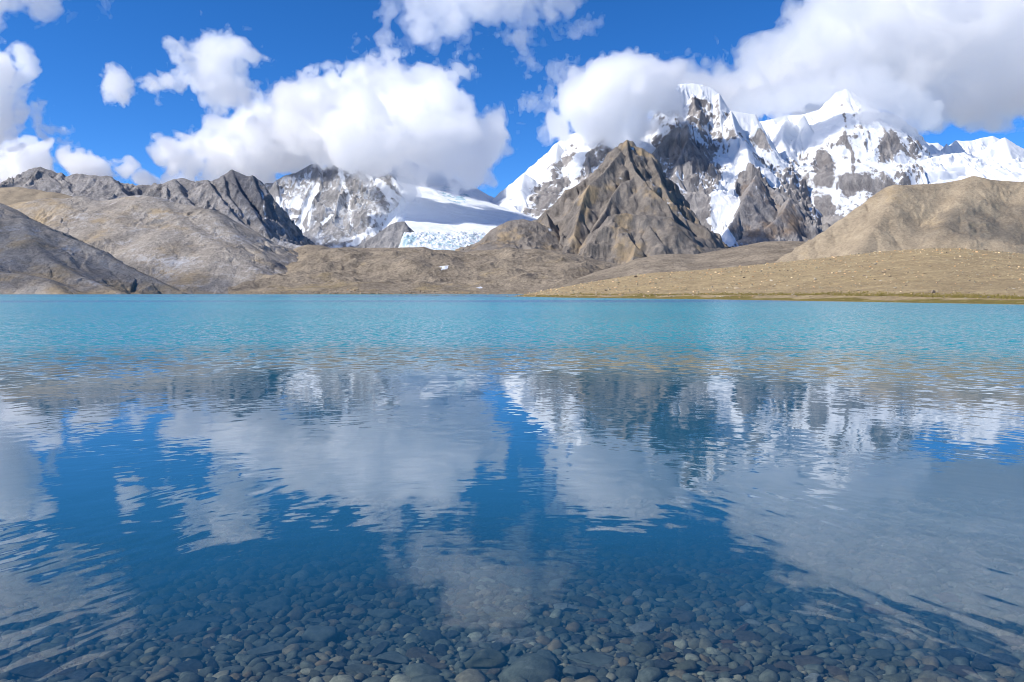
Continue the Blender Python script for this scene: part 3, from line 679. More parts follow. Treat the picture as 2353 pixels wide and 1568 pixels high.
def water_material():
    b = NT("lake_water")
    tc = b.n("TexCoord"); sx = b.n("SeparateXYZ", i_Vector=tc.outputs['Object'])
    x, y = sx.outputs[0], sx.outputs[1]
    r = b.math('SQRT', b.math('ADD', b.math('MULTIPLY', x, x), b.math('MULTIPLY', y, y)))
    th = b.math('ARCTAN2', x, y)
    # depth of the bed below
    dy = b.math('MAXIMUM', b.math('SUBTRACT', y, 5.0), 0.0)
    dep = b.math('MINIMUM', b.math('ADD', b.math('MULTIPLY', b.math('MAXIMUM', b.math('SUBTRACT', y, 1.0), 0.0), 0.09), b.math('MULTIPLY', b.math('MULTIPLY', dy, dy), 0.008)), 9.0)
    def ex(k): return b.math('POWER', math.exp(-k), dep)
    tr = b.n("CombineColor", i_0=ex(0.85), i_1=ex(0.50), i_2=ex(0.36))
    # wind: calm by the near shore, rippled farther out, with cat's paws
    big = b.noise(b.coords(scale=(1 / 60, 1 / 25, 1)), 1.0, 3, .5)
    wind_r = b.math('ADD', r, b.math('MULTIPLY', b.math('SUBTRACT', big, 0.5), 20.0))
    wind = b.n("MapRange", interpolation_type='SMOOTHSTEP', i_0=wind_r, i_1=16.0, i_2=36.0).outputs[0]
    paw = b.step(b.noise(b.coords(scale=(1 / 3.4, 1 / 1.7, 1)), 1.0, 3, .5), .36, .66)
    # slopes of the ripples: crests lie along the near shore
    def slopes(lam, stretch, det, seed):
        cv = b.n("CombineXYZ", i_X=b.math('MULTIPLY', th, 9.0 / (lam * stretch)), i_Y=b.math('MULTIPLY', r, 1.0 / lam), i_Z=seed)
        return b.math('SUBTRACT', b.noise(cv.outputs[0], 1.0, det, .5), 0.5)
    def slopes_w(lam, stretch, det, seed):
        cv = b.n("CombineXYZ", i_X=b.math('MULTIPLY', x, 1.0 / (lam * stretch)), i_Y=b.math('MULTIPLY', r, 1.0 / lam), i_Z=seed)
        return b.math('SUBTRACT', b.noise(cv.outputs[0], 1.0, det, .5), 0.5)
    s1 = slopes_w(0.085, 2.4, 1.5, 1.3)
    s2 = slopes_w(0.22, 2.6, 1.5, 5.1)
    s3 = slopes_w(0.22, 1.8, 2.5, 9.7)
    st = slopes_w(0.30, 1.6, 2.0, 14.2)
    calm = b.math('ADD', b.math('MULTIPLY', b.math('MULTIPLY', s1, 0.068), b.math('ADD', paw, .2)), b.math('MULTIPLY', s2, 0.023))
    rough = b.math('MULTIPLY', s3, b.math('MULTIPLY', wind, 2.6))
    sr = b.math('ADD', calm, rough)
    stt = b.math('MULTIPLY', st, b.math('ADD', b.math('MULTIPLY', wind, 1.0), 0.03))
    ir = b.math('DIVIDE', 1.0, b.math('MAXIMUM', r, 0.01))
    cx, cyv = b.math('MULTIPLY', x, ir), b.math('MULTIPLY', y, ir)
    nx = b.math('ADD', b.math('MULTIPLY', cx, sr), b.math('MULTIPLY', cyv, stt))
    ny = b.math('SUBTRACT', b.math('MULTIPLY', cyv, sr), b.math('MULTIPLY', cx, stt))
    # short wave trains that run in obliquely from both sides of the standpoint
    ax = b.math('ABSOLUTE', x)
    q_ = b.math('ADD', b.math('MULTIPLY', ax, .88), b.math('MULTIPLY', y, .47))
    p_ = b.math('SUBTRACT', b.math('MULTIPLY', y, .88), b.math('MULTIPLY', ax, .47))
    cv = b.n("CombineXYZ", i_X=b.math('MULTIPLY', q_, 1 / .105), i_Y=b.math('MULTIPLY', p_, 1 / .55), i_Z=21.3)
    tw = b.math('SUBTRACT', b.noise(cv.outputs[0], 1.0, 1.0, .45), 0.5)
    near = b.math('SUBTRACT', 1.0, b.step(r, 6.0, 10.0))
    tw = b.math('MULTIPLY', b.math('MULTIPLY', tw, b.math('MULTIPLY', b.step(ax, .4, 2.2), near)), .15)
    tw = b.math('MULTIPLY', tw, b.math('ADD', .25, b.step(b.noise(b.coords(loc=(3, 1, 0)), .55, 2, .5), .40, .62)))
    nx = b.math('ADD', nx, b.math('MULTIPLY', b.math('MULTIPLY', b.math('SIGN', x), .88), tw))
    ny = b.math('ADD', ny, b.math('MULTIPLY', tw, .47))
    nv = b.n("VectorMath", operation='NORMALIZE', i_0=b.n("CombineXYZ", i_X=nx, i_Y=ny, i_Z=1.0).outputs[0])
    N = nv.outputs[0]
    geo = b.n('NewGeometry')
    ior = b.math('ADD', 1.47, b.math('MULTIPLY', geo.outputs['Backfacing'], 1 / 1.47 - 1.47))     # light that comes up from the bed leaves by the same law
    fr = b.n("Fresnel", i_IOR=ior, i_Normal=N)
    gl = b.n("BsdfGlossy", i_Roughness=b.math('ADD', 0.012, b.math('MULTIPLY', wind, 0.22)), i_Normal=N); gl.inputs['Color'].default_value = (1, 1, 1, 1)
    tp = b.n("BsdfTransparent", i_Color=tr.outputs[0])
    # glacial silt hanging in the water: blue where it is shallow, turquoise out on the lake
    silt = b.n("MapRange", interpolation_type='SMOOTHSTEP', i_0=wind_r, i_1=14.0, i_2=34.0).outputs[0]
    patch = b.noise(b.coords(scale=(1 / 160, 1 / 60, 1)), 1.0, 3, .5)
    far = b.mix(b.step(patch, .35, .7), (0.010, 0.245, 0.29), (0.018, 0.33, 0.36))
    band = b.step(b.noise(b.coords(scale=(1 / 400, 1 / 130, 1), loc=(0, 3.3, 0)), 1.0, 3, .5), .44, .66)
    far = b.mix(b.math('MULTIPLY', band, b.step(y, 60, 130)), far, (0.010, 0.10, 0.24))
    body = b.mix(silt, (0.012, 0.098, 0.165), far)
    df = b.n("BsdfDiffuse", i_Color=body)
    thick = b.n('MapRange', i_0=b.math('ADD', r, b.math('MULTIPLY', b.math('SUBTRACT', b.noise(b.coords(), .45, 3, .5), .5), 3.0)), i_1=3.8, i_2=8.2, i_3=.3, i_4=3.3).outputs[0]
    bf = b.math('SUBTRACT', 1.0, b.math('POWER', 2.71828, b.math('MULTIPLY', b.math('MULTIPLY', thick, dep), -1.0)))
    under = b.n("MixShader", i_0=bf, i_1=tp.outputs[0], i_2=df.outputs[0])
    mx = b.n("MixShader", i_0=fr.outputs[0], i_1=under.outputs[0], i_2=gl.outputs[0])
    b.l(mx.outputs[0], b.out.inputs[0])
    return b.m
WX = np.array([-2600, -600, -100, 0, 100, 600, 2600.0]); WY = np.array([1.0 - 4, 20, 100, 500, 2400.0])
Yw, Xw = np.meshgrid(WY, WX, indexing='ij')
tag(mesh_np("lake_water", np.stack([Xw, Yw, 0 * Xw], -1), grid_quads(*Xw.shape), mat=water_material()), kind='structure')

# ------------------------------------------------------------------ stones
import bmesh
def ico(sub):
    bm = bmesh.new(); bmesh.ops.create_icosphere(bm, subdivisions=sub, radius=1.0)
    bm.verts.ensure_lookup_table()
    V = np.array([v.co[:] for v in bm.verts]); F = np.array([[v.index for v in f.verts] for f in bm.faces]); bm.free()
    return V, F
def stone_shape(rng, sub=3, flat=0.42, cuts=7, rough=.08, angular=.5):
    """a water-worn slab: an ellipsoid trimmed by flat facets, softened and roughened"""
    V, F = ico(sub)
    V = V.copy()
    for _ in range(cuts):
        n = rng.normal(size=3); n /= np.linalg.norm(n); lim = rng.uniform(.62, .95)
        d = V @ n
        V = V - np.outer(np.clip(d - lim, 0, None) * angular * 1.6, n)
    s = rng.uniform(0, 99)
    V = V * (1 + rough * 2.2 * fbm(V[:, 0] * 1.1 + s, V[:, 1] * 1.1, V[:, 2] * 1.1, 2, .5, 5)[:, None] + rough * .5 * fbm(V[:, 0] * 4 + s, V[:, 1] * 4, V[:, 2] * 4, 3, .6, 6)[:, None])
    V = V * np.array([1.0, rng.uniform(.5, .85), flat * rng.uniform(.75, 1.2)])
    V[:, 2] += .12 * V[:, 0] * rng.uniform(-1, 1)
    V /= np.abs(V[:, 0]).max()
    return V, F
def stone_material(name, c1, c2, speck, per_part=False, scale=9.0, bump=.012):
    b = NT(name); v = b.coords()
    if per_part:
        rnd = b.attr('shade')
    else:
        oi = b.n("ObjectInfo"); rnd = oi.outputs['Random']
        off = b.n("VectorMath", operation='ADD', i_0=v); cvx = b.n("CombineXYZ", i_X=b.math('MULTIPLY', rnd, 37.0), i_Y=b.math('MULTIPLY', rnd, 91.0)); b.l(cvx.outputs[0], off.inputs[1]); v = off.outputs[0]
    n1 = b.noise(v, scale * .35, 5, .6); n2_ = b.noise(v, scale * 4, 4, .7)
    f = b.math('ADD', b.math('MULTIPLY', n1, .6), b.math('MULTIPLY', n2_, .4))
    col = b.mix(b.step(f, .38, .64), c1, c2)
    if per_part:
        col = b.mix(1.0, col, b.ramp(rnd, [(0, (.5, .54, .54)), (.35, (.85, .9, .88)), (.6, (1.1, 1.1, 1.0)), (.78, (1.3, 1.08, .85)), (.9, (1.45, 1.02, .7)), (1, (2.3, 2.2, 1.95))]), 'MULTIPLY')
    else:
        k = b.math('ADD', .72, b.math('MULTIPLY', rnd, .56)); kc = b.n("CombineColor", i_0=k, i_1=k, i_2=k)
        col = b.mix(1.0, col, kc.outputs[0], 'MULTIPLY')
    sp = b.step(b.noise(v, scale * 14, 2, .5), .60, .68)
    col = b.mix(b.math('MULTIPLY', sp, .55), col, speck)
    bn = b.n("Bump", i_Height=b.math('ADD', n2_, b.math('MULTIPLY', n1, 1.5))); bn.inputs['Distance'].default_value = bump
    p = b.n("BsdfPrincipled", i_Base_Color=col, i_Roughness=.8, i_Normal=bn.outputs[0]); p.inputs['Specular IOR Level'].default_value = .2
    b.l(p.outputs[0], b.out.inputs[0]); return b.m
SM = {
    'grey-green': stone_material("grey_green_stone", (0.126, 0.141, 0.122), (0.200, 0.211, 0.181), (0.281, 0.281, 0.244)),
    'dark grey': stone_material("dark_grey_stone", (0.063, 0.067, 0.067), (0.111, 0.115, 0.111), (0.207, 0.207, 0.200)),
    'brown': stone_material("brown_stone", (0.111, 0.085, 0.063), (0.185, 0.148, 0.107), (0.266, 0.229, 0.178)),
    'rusty': stone_material("rusty_stone", (0.163, 0.089, 0.052), (0.252, 0.148, 0.089), (0.311, 0.222, 0.148)),
    'pale': stone_material("pale_stone", (0.281, 0.274, 0.237), (0.429, 0.414, 0.355), (0.518, 0.503, 0.444)),
    'olive': stone_material("olive_stone", (0.141, 0.137, 0.089), (0.215, 0.204, 0.137), (0.311, 0.289, 0.207)),
}
def bed_hit(px, py):
    u, v = ray(px, py)
    lo, hi = 2.0, 60.0
    for _ in range(50):
        m = .5 * (lo + hi)
        if CAM_H + v * m > -depth_at(m): lo = m
        else: hi = m
    return u * lo, lo
rng = np.random.default_rng(7)
PROTO = []
for i in range(18):
    V, F = stone_shape(rng, 3, rng.uniform(.2, .42), 14, .10, .95)
    PROTO.append(V)
PF = F
proto_me = {}
def stone_mesh(i, colour):
    if (i, colour) not in proto_me:
        o = mesh_np("stone", PROTO[i], tris=PF, mat=SM[colour], link=False); proto_me[(i, colour)] = o.data; bpy.data.objects.remove(o)
    return proto_me[(i, colour)]
placed = []          # x, y, radius
def put_stone(x, y, r, i, colour, rot, label, group, cat="stone", name="stone", sink=.25, tilt=(0, 0), sz=1.0):
    me = stone_mesh(i, colour)
    o = bpy.data.objects.new(name, me); COL.objects.link(o)
    hgt = np.abs(PROTO[i][:, 2]).max() * r * sz
    o.location = (x, y, float(bed_z(np.array(x), np.array(y))) + hgt * (1 - 2 * sink) * .9)
    o.scale = (r, r, r * sz); o.rotation_euler = (tilt[0], tilt[1], rot)
    tag(o, label, cat, group); placed.append((x, y, r)); return o
G_ST = "stones on the lake bed"
SPECIAL = [  # px, py, width px, proto, colour, rot, height factor, label
    (1115, 1527, 96, 0, 'olive', .1, 1.25, "big speckled tan boulder lying half buried at the bottom centre of the lake bed"),
    (612, 1493, 88, 1, 'grey-green', .2, .7, "broad flat grey-green slab resting on pebbles near the lower left"),
    (122, 1506, 74, 2, 'olive', -.2, 1.1, "rounded olive boulder in the lower left corner of the clear shallows"),
    (1362, 1521, 112, 3, 'grey-green', -.1, .5, "long flat grey-green slab just right of the big speckled boulder"),
    (905, 1517, 72, 4, 'grey-green', .1, .7, "angular flat grey slab just left of the big speckled boulder"),
    (1718, 1411, 52, 5, 'pale', .6, 1.9, "pale yellowish pointed rock standing upright among dark stones"),
    (1686, 1427, 46, 6, 'dark grey', .1, 1.3, "dark striped cobble leaning against the pale pointed rock"),
    (2014, 1411, 68, 7, 'rusty', .1, .9, "large rust brown slab at the edge of the right cloud reflection"),
    (1708, 1448, 44, 8, 'rusty', .5, 1.0, "small rusty angular stone in front of the pale pointed rock"),
    (1312, 1266, 34, 9, 'pale', .2, 1.0, "lone pale stone glowing out in the deep blue water"),
    (1302, 1407, 60, 10, 'pale', .1, 1.0, "pale block beside the right edge of the small cloud reflection"),
    (2046, 1479, 38, 11, 'pale', .0, 1.2, "white veined cobble below the large rust brown slab"),
    (1950, 1490, 28, 12, 'pale', .3, .9, "small whitish flat stone left of the white veined cobble"),
    (1936, 1537, 34, 13, 'olive', .1, 1.0, "pale tan blocky stone near the bottom edge right of centre"),
    (1858, 1517, 66, 14, 'brown', .2, .9, "wide brown angular slab near the bottom edge right of centre"),
    (1872, 1563, 48, 15, 'pale', .1, 1.1, "whitish striped boulder cut by the bottom edge of the photo"),
    (2062, 1562, 60, 16, 'olive', .2, .9, "mottled light boulder at the bottom right edge"),
    (2188, 1512, 66, 17, 'dark grey', -.5, 1.0, "dark angular slab under the diagonal ripples at lower right"),
    (2262, 1538, 50, 2, 'dark grey', .0, 1.1, "coarse grey cobble in the lower right corner"),
    (80, 1545, 100, 7, 'dark grey', .1, .6, "dark flat slab at the bottom left corner"),
    (535, 1540, 58, 5, 'grey-green', .2, .8, "rounded grey-green stone below the broad flat slab"),
    (1495, 1474, 30, 11, 'olive', .1, 1.1, "small tan round cobble alone on dark slabs right of centre"),
    (430, 1440, 96, 12, 'grey-green', .1, .5, "long pale grey slab on the left beyond the broad flat slab"),
    (480, 1418, 80, 13, 'grey-green', .0, .5, "wide slab dimly seen deeper on the left"),
    (1650, 1541, 60, 9, 'brown', .1, .8, "brown flat stone at the bottom edge between slab and whitish boulder"),
]
for px_, py_, w, i, c, rot, sz, lab in SPECIAL:
    x, y = bed_hit(px_, py_); dist = math.hypot(x, y)
    put_stone(x, y, w / 2 / FPX * math.hypot(y, CAM_H) * 1.05, i, c, rot, lab, G_ST, sz=sz)
cand = []
cells = {}
def free(x, y, r, k=.82):
    cx_, cy_ = int(x / .25), int(y / .25)
    for a_ in range(cx_ - 2, cx_ + 3):
        for b_ in range(cy_ - 2, cy_ + 3):
            for (x2, y2, r2_) in cells.get((a_, b_), ()):
                if (x - x2) ** 2 + (y - y2) ** 2 < ((r + r2_) * k) ** 2: return False
    return True
def occupy(x, y, r): cells.setdefault((int(x / .25), int(y / .25)), []).append((x, y, r))
for q in placed: occupy(*q)
for size_lo, size_hi, tries in ((.12, .17, 40), (.08, .12, 600), (.055, .08, 5500), (.034, .055, 22000), (.02, .034, 42000)):
    for _ in range(tries):
        y = 4.1 + (9.5 if size_lo > .04 else 6 if size_lo > .02 else 2.2) * rng.random() ** 1.3
        x = rng.uniform(-1, 1) * (.76 * y + .9); r = rng.uniform(size_lo, size_hi)
        if free(x, y, r * .82): occupy(x, y, r * .82); cand.append((x, y, r))
cand.sort(key=lambda q: -q[2] / math.hypot(q[0], q[1], 2) * (1.0 if abs(q[0]) < .69 * q[1] and 4.5 < q[1] < 9.0 else .3))
KINDS = [('grey-green', .40), ('dark grey', .27), ('brown', .14), ('olive', .11), ('rusty', .05), ('pale', .03)]
def pick_kind(): return rng.choice([k for k, _ in KINDS], p=[p for _, p in KINDS])
n_ind = 300 - len(SPECIAL)
for x, y, r in cand[:n_ind]:
    c = str(pick_kind())
    px_, py_ = proj(x, y, -depth_at(y))
    zone = ("deep blue water" if y > 7.2 else "the middle shallows" if y > 5.6 else "the clearest shallows")
    side = "left third" if px_ < 784 else "middle third" if px_ < 1568 else "right third"
    o = put_stone(x, y, r, int(rng.integers(18)), c, rng.normal(0, .6) + (math.pi if rng.random() < .5 else 0), "%s water-worn stone in %s, %s of the photo" % (c, zone, side), G_ST, tilt=(rng.normal(0, .12), rng.normal(0, .12)))
small = {}
for sub in (1, 2):
    small[sub] = []
    for i in range(14):
        V, F = stone_shape(rng, sub, rng.uniform(.3, .65), 8, .09, .7); small[sub].append(V)
    small[sub, 'f'] = F
allV, allF, sh = [], [], []
k = 0
for x, y, r in cand[n_ind:]:
    sub = 2 if r > .034 else 1
    V = small[sub][int(rng.integers(14))] * r * 1.18; a_ = rng.normal(0, .7); ca, sa = math.cos(a_), math.sin(a_)
    tl = rng.normal(0, .18)
    V = np.stack([V[:, 0] * ca - V[:, 1] * sa, V[:, 0] * sa + V[:, 1] * ca, V[:, 2] + V[:, 0] * tl], -1)
    V = V + np.array([x, y, 0]); V[:, 2] += -depth_at(y) + r * .12
    allV.append(V); allF.append(small[sub, 'f'] + k); k += len(V); sh.append(np.full(len(V), rng.random()))
allV = np.concatenate(allV); allV[:, 2] += (bed_z(allV[:, 0], allV[:, 1]) + depth_at(allV[:, 1])) * .9
tag(mesh_np("bed_cobbles", allV, tris=np.concatenate(allF), attrs={'shade': np.concatenate(sh)},
    mat=stone_material("cobble_mix", (0.11, 0.112, 0.092), (0.22, 0.212, 0.168), (0.34, 0.325, 0.26), per_part=True, scale=60.0, bump=.006)),
    "countless small grey and brown cobbles covering the lake bed between larger stones", "cobbles", kind='stuff')
print("stones", len(cand))

# ------------------------------------------------------------------ rocks on the right shore
from functools import lru_cache
bx, by, bz = BC['X'], BC['Y'], BC['Z']
B_ROCK = {'tan': stone_material("tan_rock", (0.26, 0.205, 0.14), (0.42, 0.335, 0.22), (0.5, 0.42, 0.3), scale=3, bump=.05),
          'light': stone_material("light_rock", (0.40, 0.34, 0.25), (0.55, 0.47, 0.34), (0.62, 0.55, 0.42), scale=3, bump=.05),
          'brown': stone_material("brown_shore_rock", (0.16, 0.125, 0.09), (0.27, 0.21, 0.145), (0.36, 0.3, 0.22), scale=3, bump=.05)}
rock_me = {}
def rock_mesh(c):
    l = rock_me.setdefault(c, [])
    if len(l) < 6:
        V, F = stone_shape(rng, 2, rng.uniform(.55, .9), 10, .10, .8)
        o = mesh_np("shore_rock", V, tris=F, mat=B_ROCK[c], link=False, smooth=False); l.append(o.data); bpy.data.objects.remove(o)
        return l[-1]
    return l[int(rng.integers(6))]
def beach_point(px, py):
    """nearest beach vertex to a picture point"""
    i = np.argmin((BC['px'] - px) ** 2 + (BC['py'] - py) ** 2 + np.where(BC['k'] > 1.0, 1e6, 0)); return bx.flat[i], by.flat[i], bz.flat[i]
def put_rock(px, py, wpx, c, label, group, sz=1.0):
    x, y, z = beach_point(px, py); r = wpx / 2 / FPX * y
    o = bpy.data.objects.new("shore_rock", rock_mesh(c)); COL.objects.link(o)
    o.location = (x, y, z + r * .18); o.scale = (r, r, r * sz); o.rotation_euler = (rng.normal(0, .15), rng.normal(0, .15), rng.uniform(0, 6.28))
    return tag(o, label, "rock", group)
G_R = "rocks scattered on the right shore"
for px_, py_, w, c, lab in [
    (r4((245, 1415))[0] + (15, 'tan', "large tan boulder resting low on the shore below the grey ridge")),
    (r4((1540, 1438))[0] + (17, 'brown', "brown broken boulder near the waterline on the right shore")),
    (r4((1155, 1252))[0] + (9, 'light', "pale orange boulder high on the slope right of centre")),
    (r4((1850, 1470))[0] + (12, 'brown', "dark brown boulder low on the far right of the shore")),
    (r4((1910, 1475))[0] + (10, 'brown', "flat brown rock beside the dark brown boulder on the far right")),
    (r4((760, 1352))[0] + (12, 'light', "flat light slab lying in the middle of the tan slope")),
    (r4((465, 1362))[0] + (9, 'light', "light boulder halfway up the left part of the tan slope")),
    (r4((1040, 1425))[0] + (9, 'tan', "squat tan rock above the grass strip in the middle of the shore")),
    (r4((1290, 1410))[0] + (9, 'light', "pale blocky rock above the grass strip right of the squat tan rock")),
    (r3((1060, 1338))[0] + (14, 'brown', "brown outcrop at the top left of the tan slope")),
    (r3((880, 1420))[0] + (11, 'tan', "angular tan boulder where the slope tapers to the left")),
    (r4((1210, 1308))[0] + (11, 'tan', "low tan outcrop in the upper middle of the slope")),
    (r4((1935, 690))[0] + (8, 'brown', "small dark rock on top of the slope at the far right"))]:
    put_rock(px_, py_, w, c, lab, G_R, .8)
for _ in range(260):
    px_ = rng.uniform(1260, 2350); lo = np.interp(px_, [1230, 1450, 1780, 2030, 2353], [672, 636, 607, 580, 586]); hi = np.interp(px_, [1230, 2353], [680, 688])
    py_ = lo + (hi - lo) * rng.random() ** .9
    c = str(rng.choice(['tan', 'light', 'brown'], p=[.5, .28, .22]))
    w = 3.0 + 5.0 * rng.random() ** 2.2 + (py_ - 600) * .015
    part = ("left" if px_ < 1620 else "middle" if px_ < 1990 else "right")
    put_rock(px_, py_, w, c, "small %s rock on the %s of the stony right shore, %s part" % (c, "upper half" if py_ < (lo + hi) / 2 else "lower half", part), G_R, rng.uniform(.6, 1))
def rubble(name, pts, mat, label, cat, sub=1):
    """many small rocks as one mass; pts rows are x, y, z, radius"""
    protos = []
    for i in range(8):
        V, F = stone_shape(rng, sub, rng.uniform(.5, .9), 6, .12, .8); protos.append(V)
    AV, AF, SH = [], [], []; k = 0
    for x, y, z, r in pts:
        V = protos[int(rng.integers(8))] * r; a_ = rng.uniform(0, 6.28); ca, sa = math.cos(a_), math.sin(a_)
        AV.append(np.stack([V[:, 0] * ca - V[:, 1] * sa + x, V[:, 0] * sa + V[:, 1] * ca + y, V[:, 2] + z + r * .15], -1)); AF.append(F + k); k += len(V); SH.append(np.full(len(V), rng.random()))
    return tag(mesh_np(name, np.concatenate(AV), tris=np.concatenate(AF), mat=mat, attrs={'shade': np.concatenate(SH)}, smooth=False), label, cat, kind='stuff')
pts = []
idx = np.flatnonzero((BC['k'] > .02) & (BC['k'] < 1.0) & (bx > -30))
for i in rng.choice(idx, 5200):
    y = by.flat[i]; pts.append((bx.flat[i] + rng.normal(0, .4), y, bz.flat[i], (.8 + 2.3 * rng.random() ** 2.5) / FPX * y))
rubble("shore_rubble", pts, stone_material("rubble_mix", (0.34, 0.27, 0.18), (0.52, 0.43, 0.29), (0.6, 0.52, 0.37), per_part=True, scale=4, bump=.04), "countless small tan stones strewn over the right shore slope", "rubble")

pts = []
mx, my, mz = MOR[1]['X'], MOR[1]['Y'], MOR[1]['Z']
idx = np.flatnonzero((MOR[1]['k'] > .02) & (MOR[1]['k'] < .99))
dens_ = fbm(mx / 90, my / 90, .3, 3, .5, 91).ravel()
idx2 = np.flatnonzero((MOR[1]['k'] > .0) & (MOR[1]['k'] < .025) & (mz > 0))
for i in rng.choice(idx2, 500):
    y = my.flat[i]; pts.append((mx.flat[i], y, mz.flat[i], (.8 + 1.3 * rng.random() ** 2) / FPX * y))
for i in rng.choice(idx, 5200):
    if dens_[i] < rng.normal(.05, .22): continue
    y = my.flat[i]; pts.append((mx.flat[i] + rng.normal(0, 2), y, mz.flat[i], (.9 + 2.4 * rng.random() ** 3) / FPX * y))
rubble("moraine_rubble", pts, stone_material("moraine_rubble_mix", (0.19, 0.155, 0.115), (0.33, 0.27, 0.195), (0.42, 0.36, 0.27), per_part=True, scale=.6, bump=.2), "countless brown blocks strewn over the far moraine", "rubble")
# the low bar of stones that runs out from the right shore
pts = []
for px_ in np.arange(808, 1190, 1.1):
    py_ = np.interp(px_, [808, 900, 1000, 1100, 1190], [678.6, 679.0, 679.8, 680.9, 682.6]) + rng.normal(0, .12)
    u, v = ray(px_, py_); Y = CAM_H / -v
    Y = float(np.interp(px_, [808, 1000, 1190], [640, 520, 385])) + rng.normal(0, 1.2)
    if rng.random() < np.interp(px_, [808, 860, 1190], [.3, .8, 1]): pts.append((u * Y, Y, -.1, (.7 + 1.3 * rng.random() ** 2) / FPX * Y))
rubble("stone_bar", pts, stone_material("bar_rock", (0.09, 0.08, 0.06), (0.2, 0.165, 0.11), (0.3, 0.26, 0.18), per_part=True, scale=2, bump=.05), "thin dark line of rocks barely above the turquoise water off the right shore", "rock bar", sub=1)
# tufts of grass along the waterline
pts = []
for px_ in rng.uniform(1172, 2400, 2600):
    u = ray(px_, HOR)[0]; Y0_ = np.interp(px_, [q[0] for q in SHORE], [q[1] for q in SHORE]); Y = Y0_ * (1 + .065 + abs(rng.normal(0, .022)))
    pts.append((u * Y, Y, 0, 0))
gv, gf = [], []; k = 0
Bx = np.stack([bx.ravel(), by.ravel()], -1)
cols = bx.shape[1]
cu = (bx / by)[0]
for x, y, _, _ in pts:
    j = int(np.clip(np.searchsorted(cu, x / y), 0, cols - 1)); i = int(np.clip(np.searchsorted(by[:, j], y), 0, bx.shape[0] - 1)); z = bz[i, j]
    if z < .03: continue
    for _ in range(6):
        a_ = rng.uniform(0, 6.28); h = rng.uniform(.10, .26); w = rng.uniform(.05, .12); dx, dy = rng.normal(0, .3, 2)
        gv += [(x + dx - w * math.cos(a_), y + dy - w * math.sin(a_), z - .03), (x + dx + w * math.cos(a_), y + dy + w * math.sin(a_), z - .03), (x + dx + rng.normal(0, .06), y + dy + rng.normal(0, .06), z + h)]
        gf.append((k, k + 1, k + 2)); k += 3
b = NT("dry_grass"); p = b.n("BsdfPrincipled", i_Base_Color=b.mix(b.noise(b.coords(), .3, 3, .6), (0.16, 0.135, 0.03), (0.30, 0.235, 0.06)), i_Roughness=.9); b.l(p.outputs[0], b.out.inputs[0])
tag(mesh_np("grass", gv, tris=gf, mat=b.m, smooth=False), "yellow green strip of short grass along the waterline of the right shore", "grass", kind='stuff')

# ------------------------------------------------------------------ clouds
def surface_nets(f, org, h):
    """closed surface f = 0 of a sampled field (f < 0 inside)"""
    nx, ny, nz = f.shape
    ins = f < 0
    corners = [(a, b, c) for a in (0, 1) for b in (0, 1) for c in (0, 1)]
    cnt = np.zeros((nx - 1, ny - 1, nz - 1), np.int8)
    for a, b, c in corners: cnt += ins[a:nx - 1 + a, b:ny - 1 + b, c:nz - 1 + c]
    act = (cnt > 0) & (cnt < 8)
    ci = np.argwhere(act)
    acc = np.zeros((len(ci), 3)); num = np.zeros(len(ci))
    for p in corners:
        for ax in range(3):
            if p[ax]: continue
            q = list(p); q[ax] = 1
            f0 = f[ci[:, 0] + p[0], ci[:, 1] + p[1], ci[:, 2] + p[2]]; f1 = f[ci[:, 0] + q[0], ci[:, 1] + q[1], ci[:, 2] + q[2]]
            m = (f0 < 0) != (f1 < 0)
            t = np.where(m, f0 / np.where(m, f0 - f1, 1), 0)
            pt = np.tile(np.array(p, float), (len(ci), 1)); pt[:, ax] = t
            acc += pt * m[:, None]; num += m
    V = org + (ci + acc / num[:, None]) * h
    ids = np.full(act.shape, -1, np.int64); ids[tuple(ci.T)] = np.arange(len(ci))
    Q = []
    for ax in range(3):
        o1, o2 = [a for a in range(3) if a != ax]
        s0 = [slice(1, n - 1) for n in f.shape]; s1 = list(s0)
        s0[ax] = slice(0, f.shape[ax] - 1); s1[ax] = slice(1, f.shape[ax])
        A, B = ins[tuple(s0)], ins[tuple(s1)]
        e = np.argwhere(A != B); flip = A[tuple(e.T)]
        e = e + np.array([0 if k == ax else 1 for k in range(3)])
        def cid(d1, d2):
            q = e.copy(); q[:, o1] += d1; q[:, o2] += d2
            return ids[q[:, 0], q[:, 1], q[:, 2]]
        qd = np.stack([cid(-1, -1), cid(0, -1), cid(0, 0), cid(-1, 0)], -1)
        if ax == 1: flip = ~flip
        qd[~flip] = qd[~flip][:, ::-1]
        Q.append(qd)
    return V, np.concatenate(Q)
def cloud_material(name, dens, g=0.65):
    b = NT(name)
    vs = b.n("VolumeScatter", i_Density=dens, i_Anisotropy=g); vs.inputs['Color'].default_value = (1, 1, 1, 1)
    b.l(vs.outputs[0], b.out.inputs['Volume']); return b.m
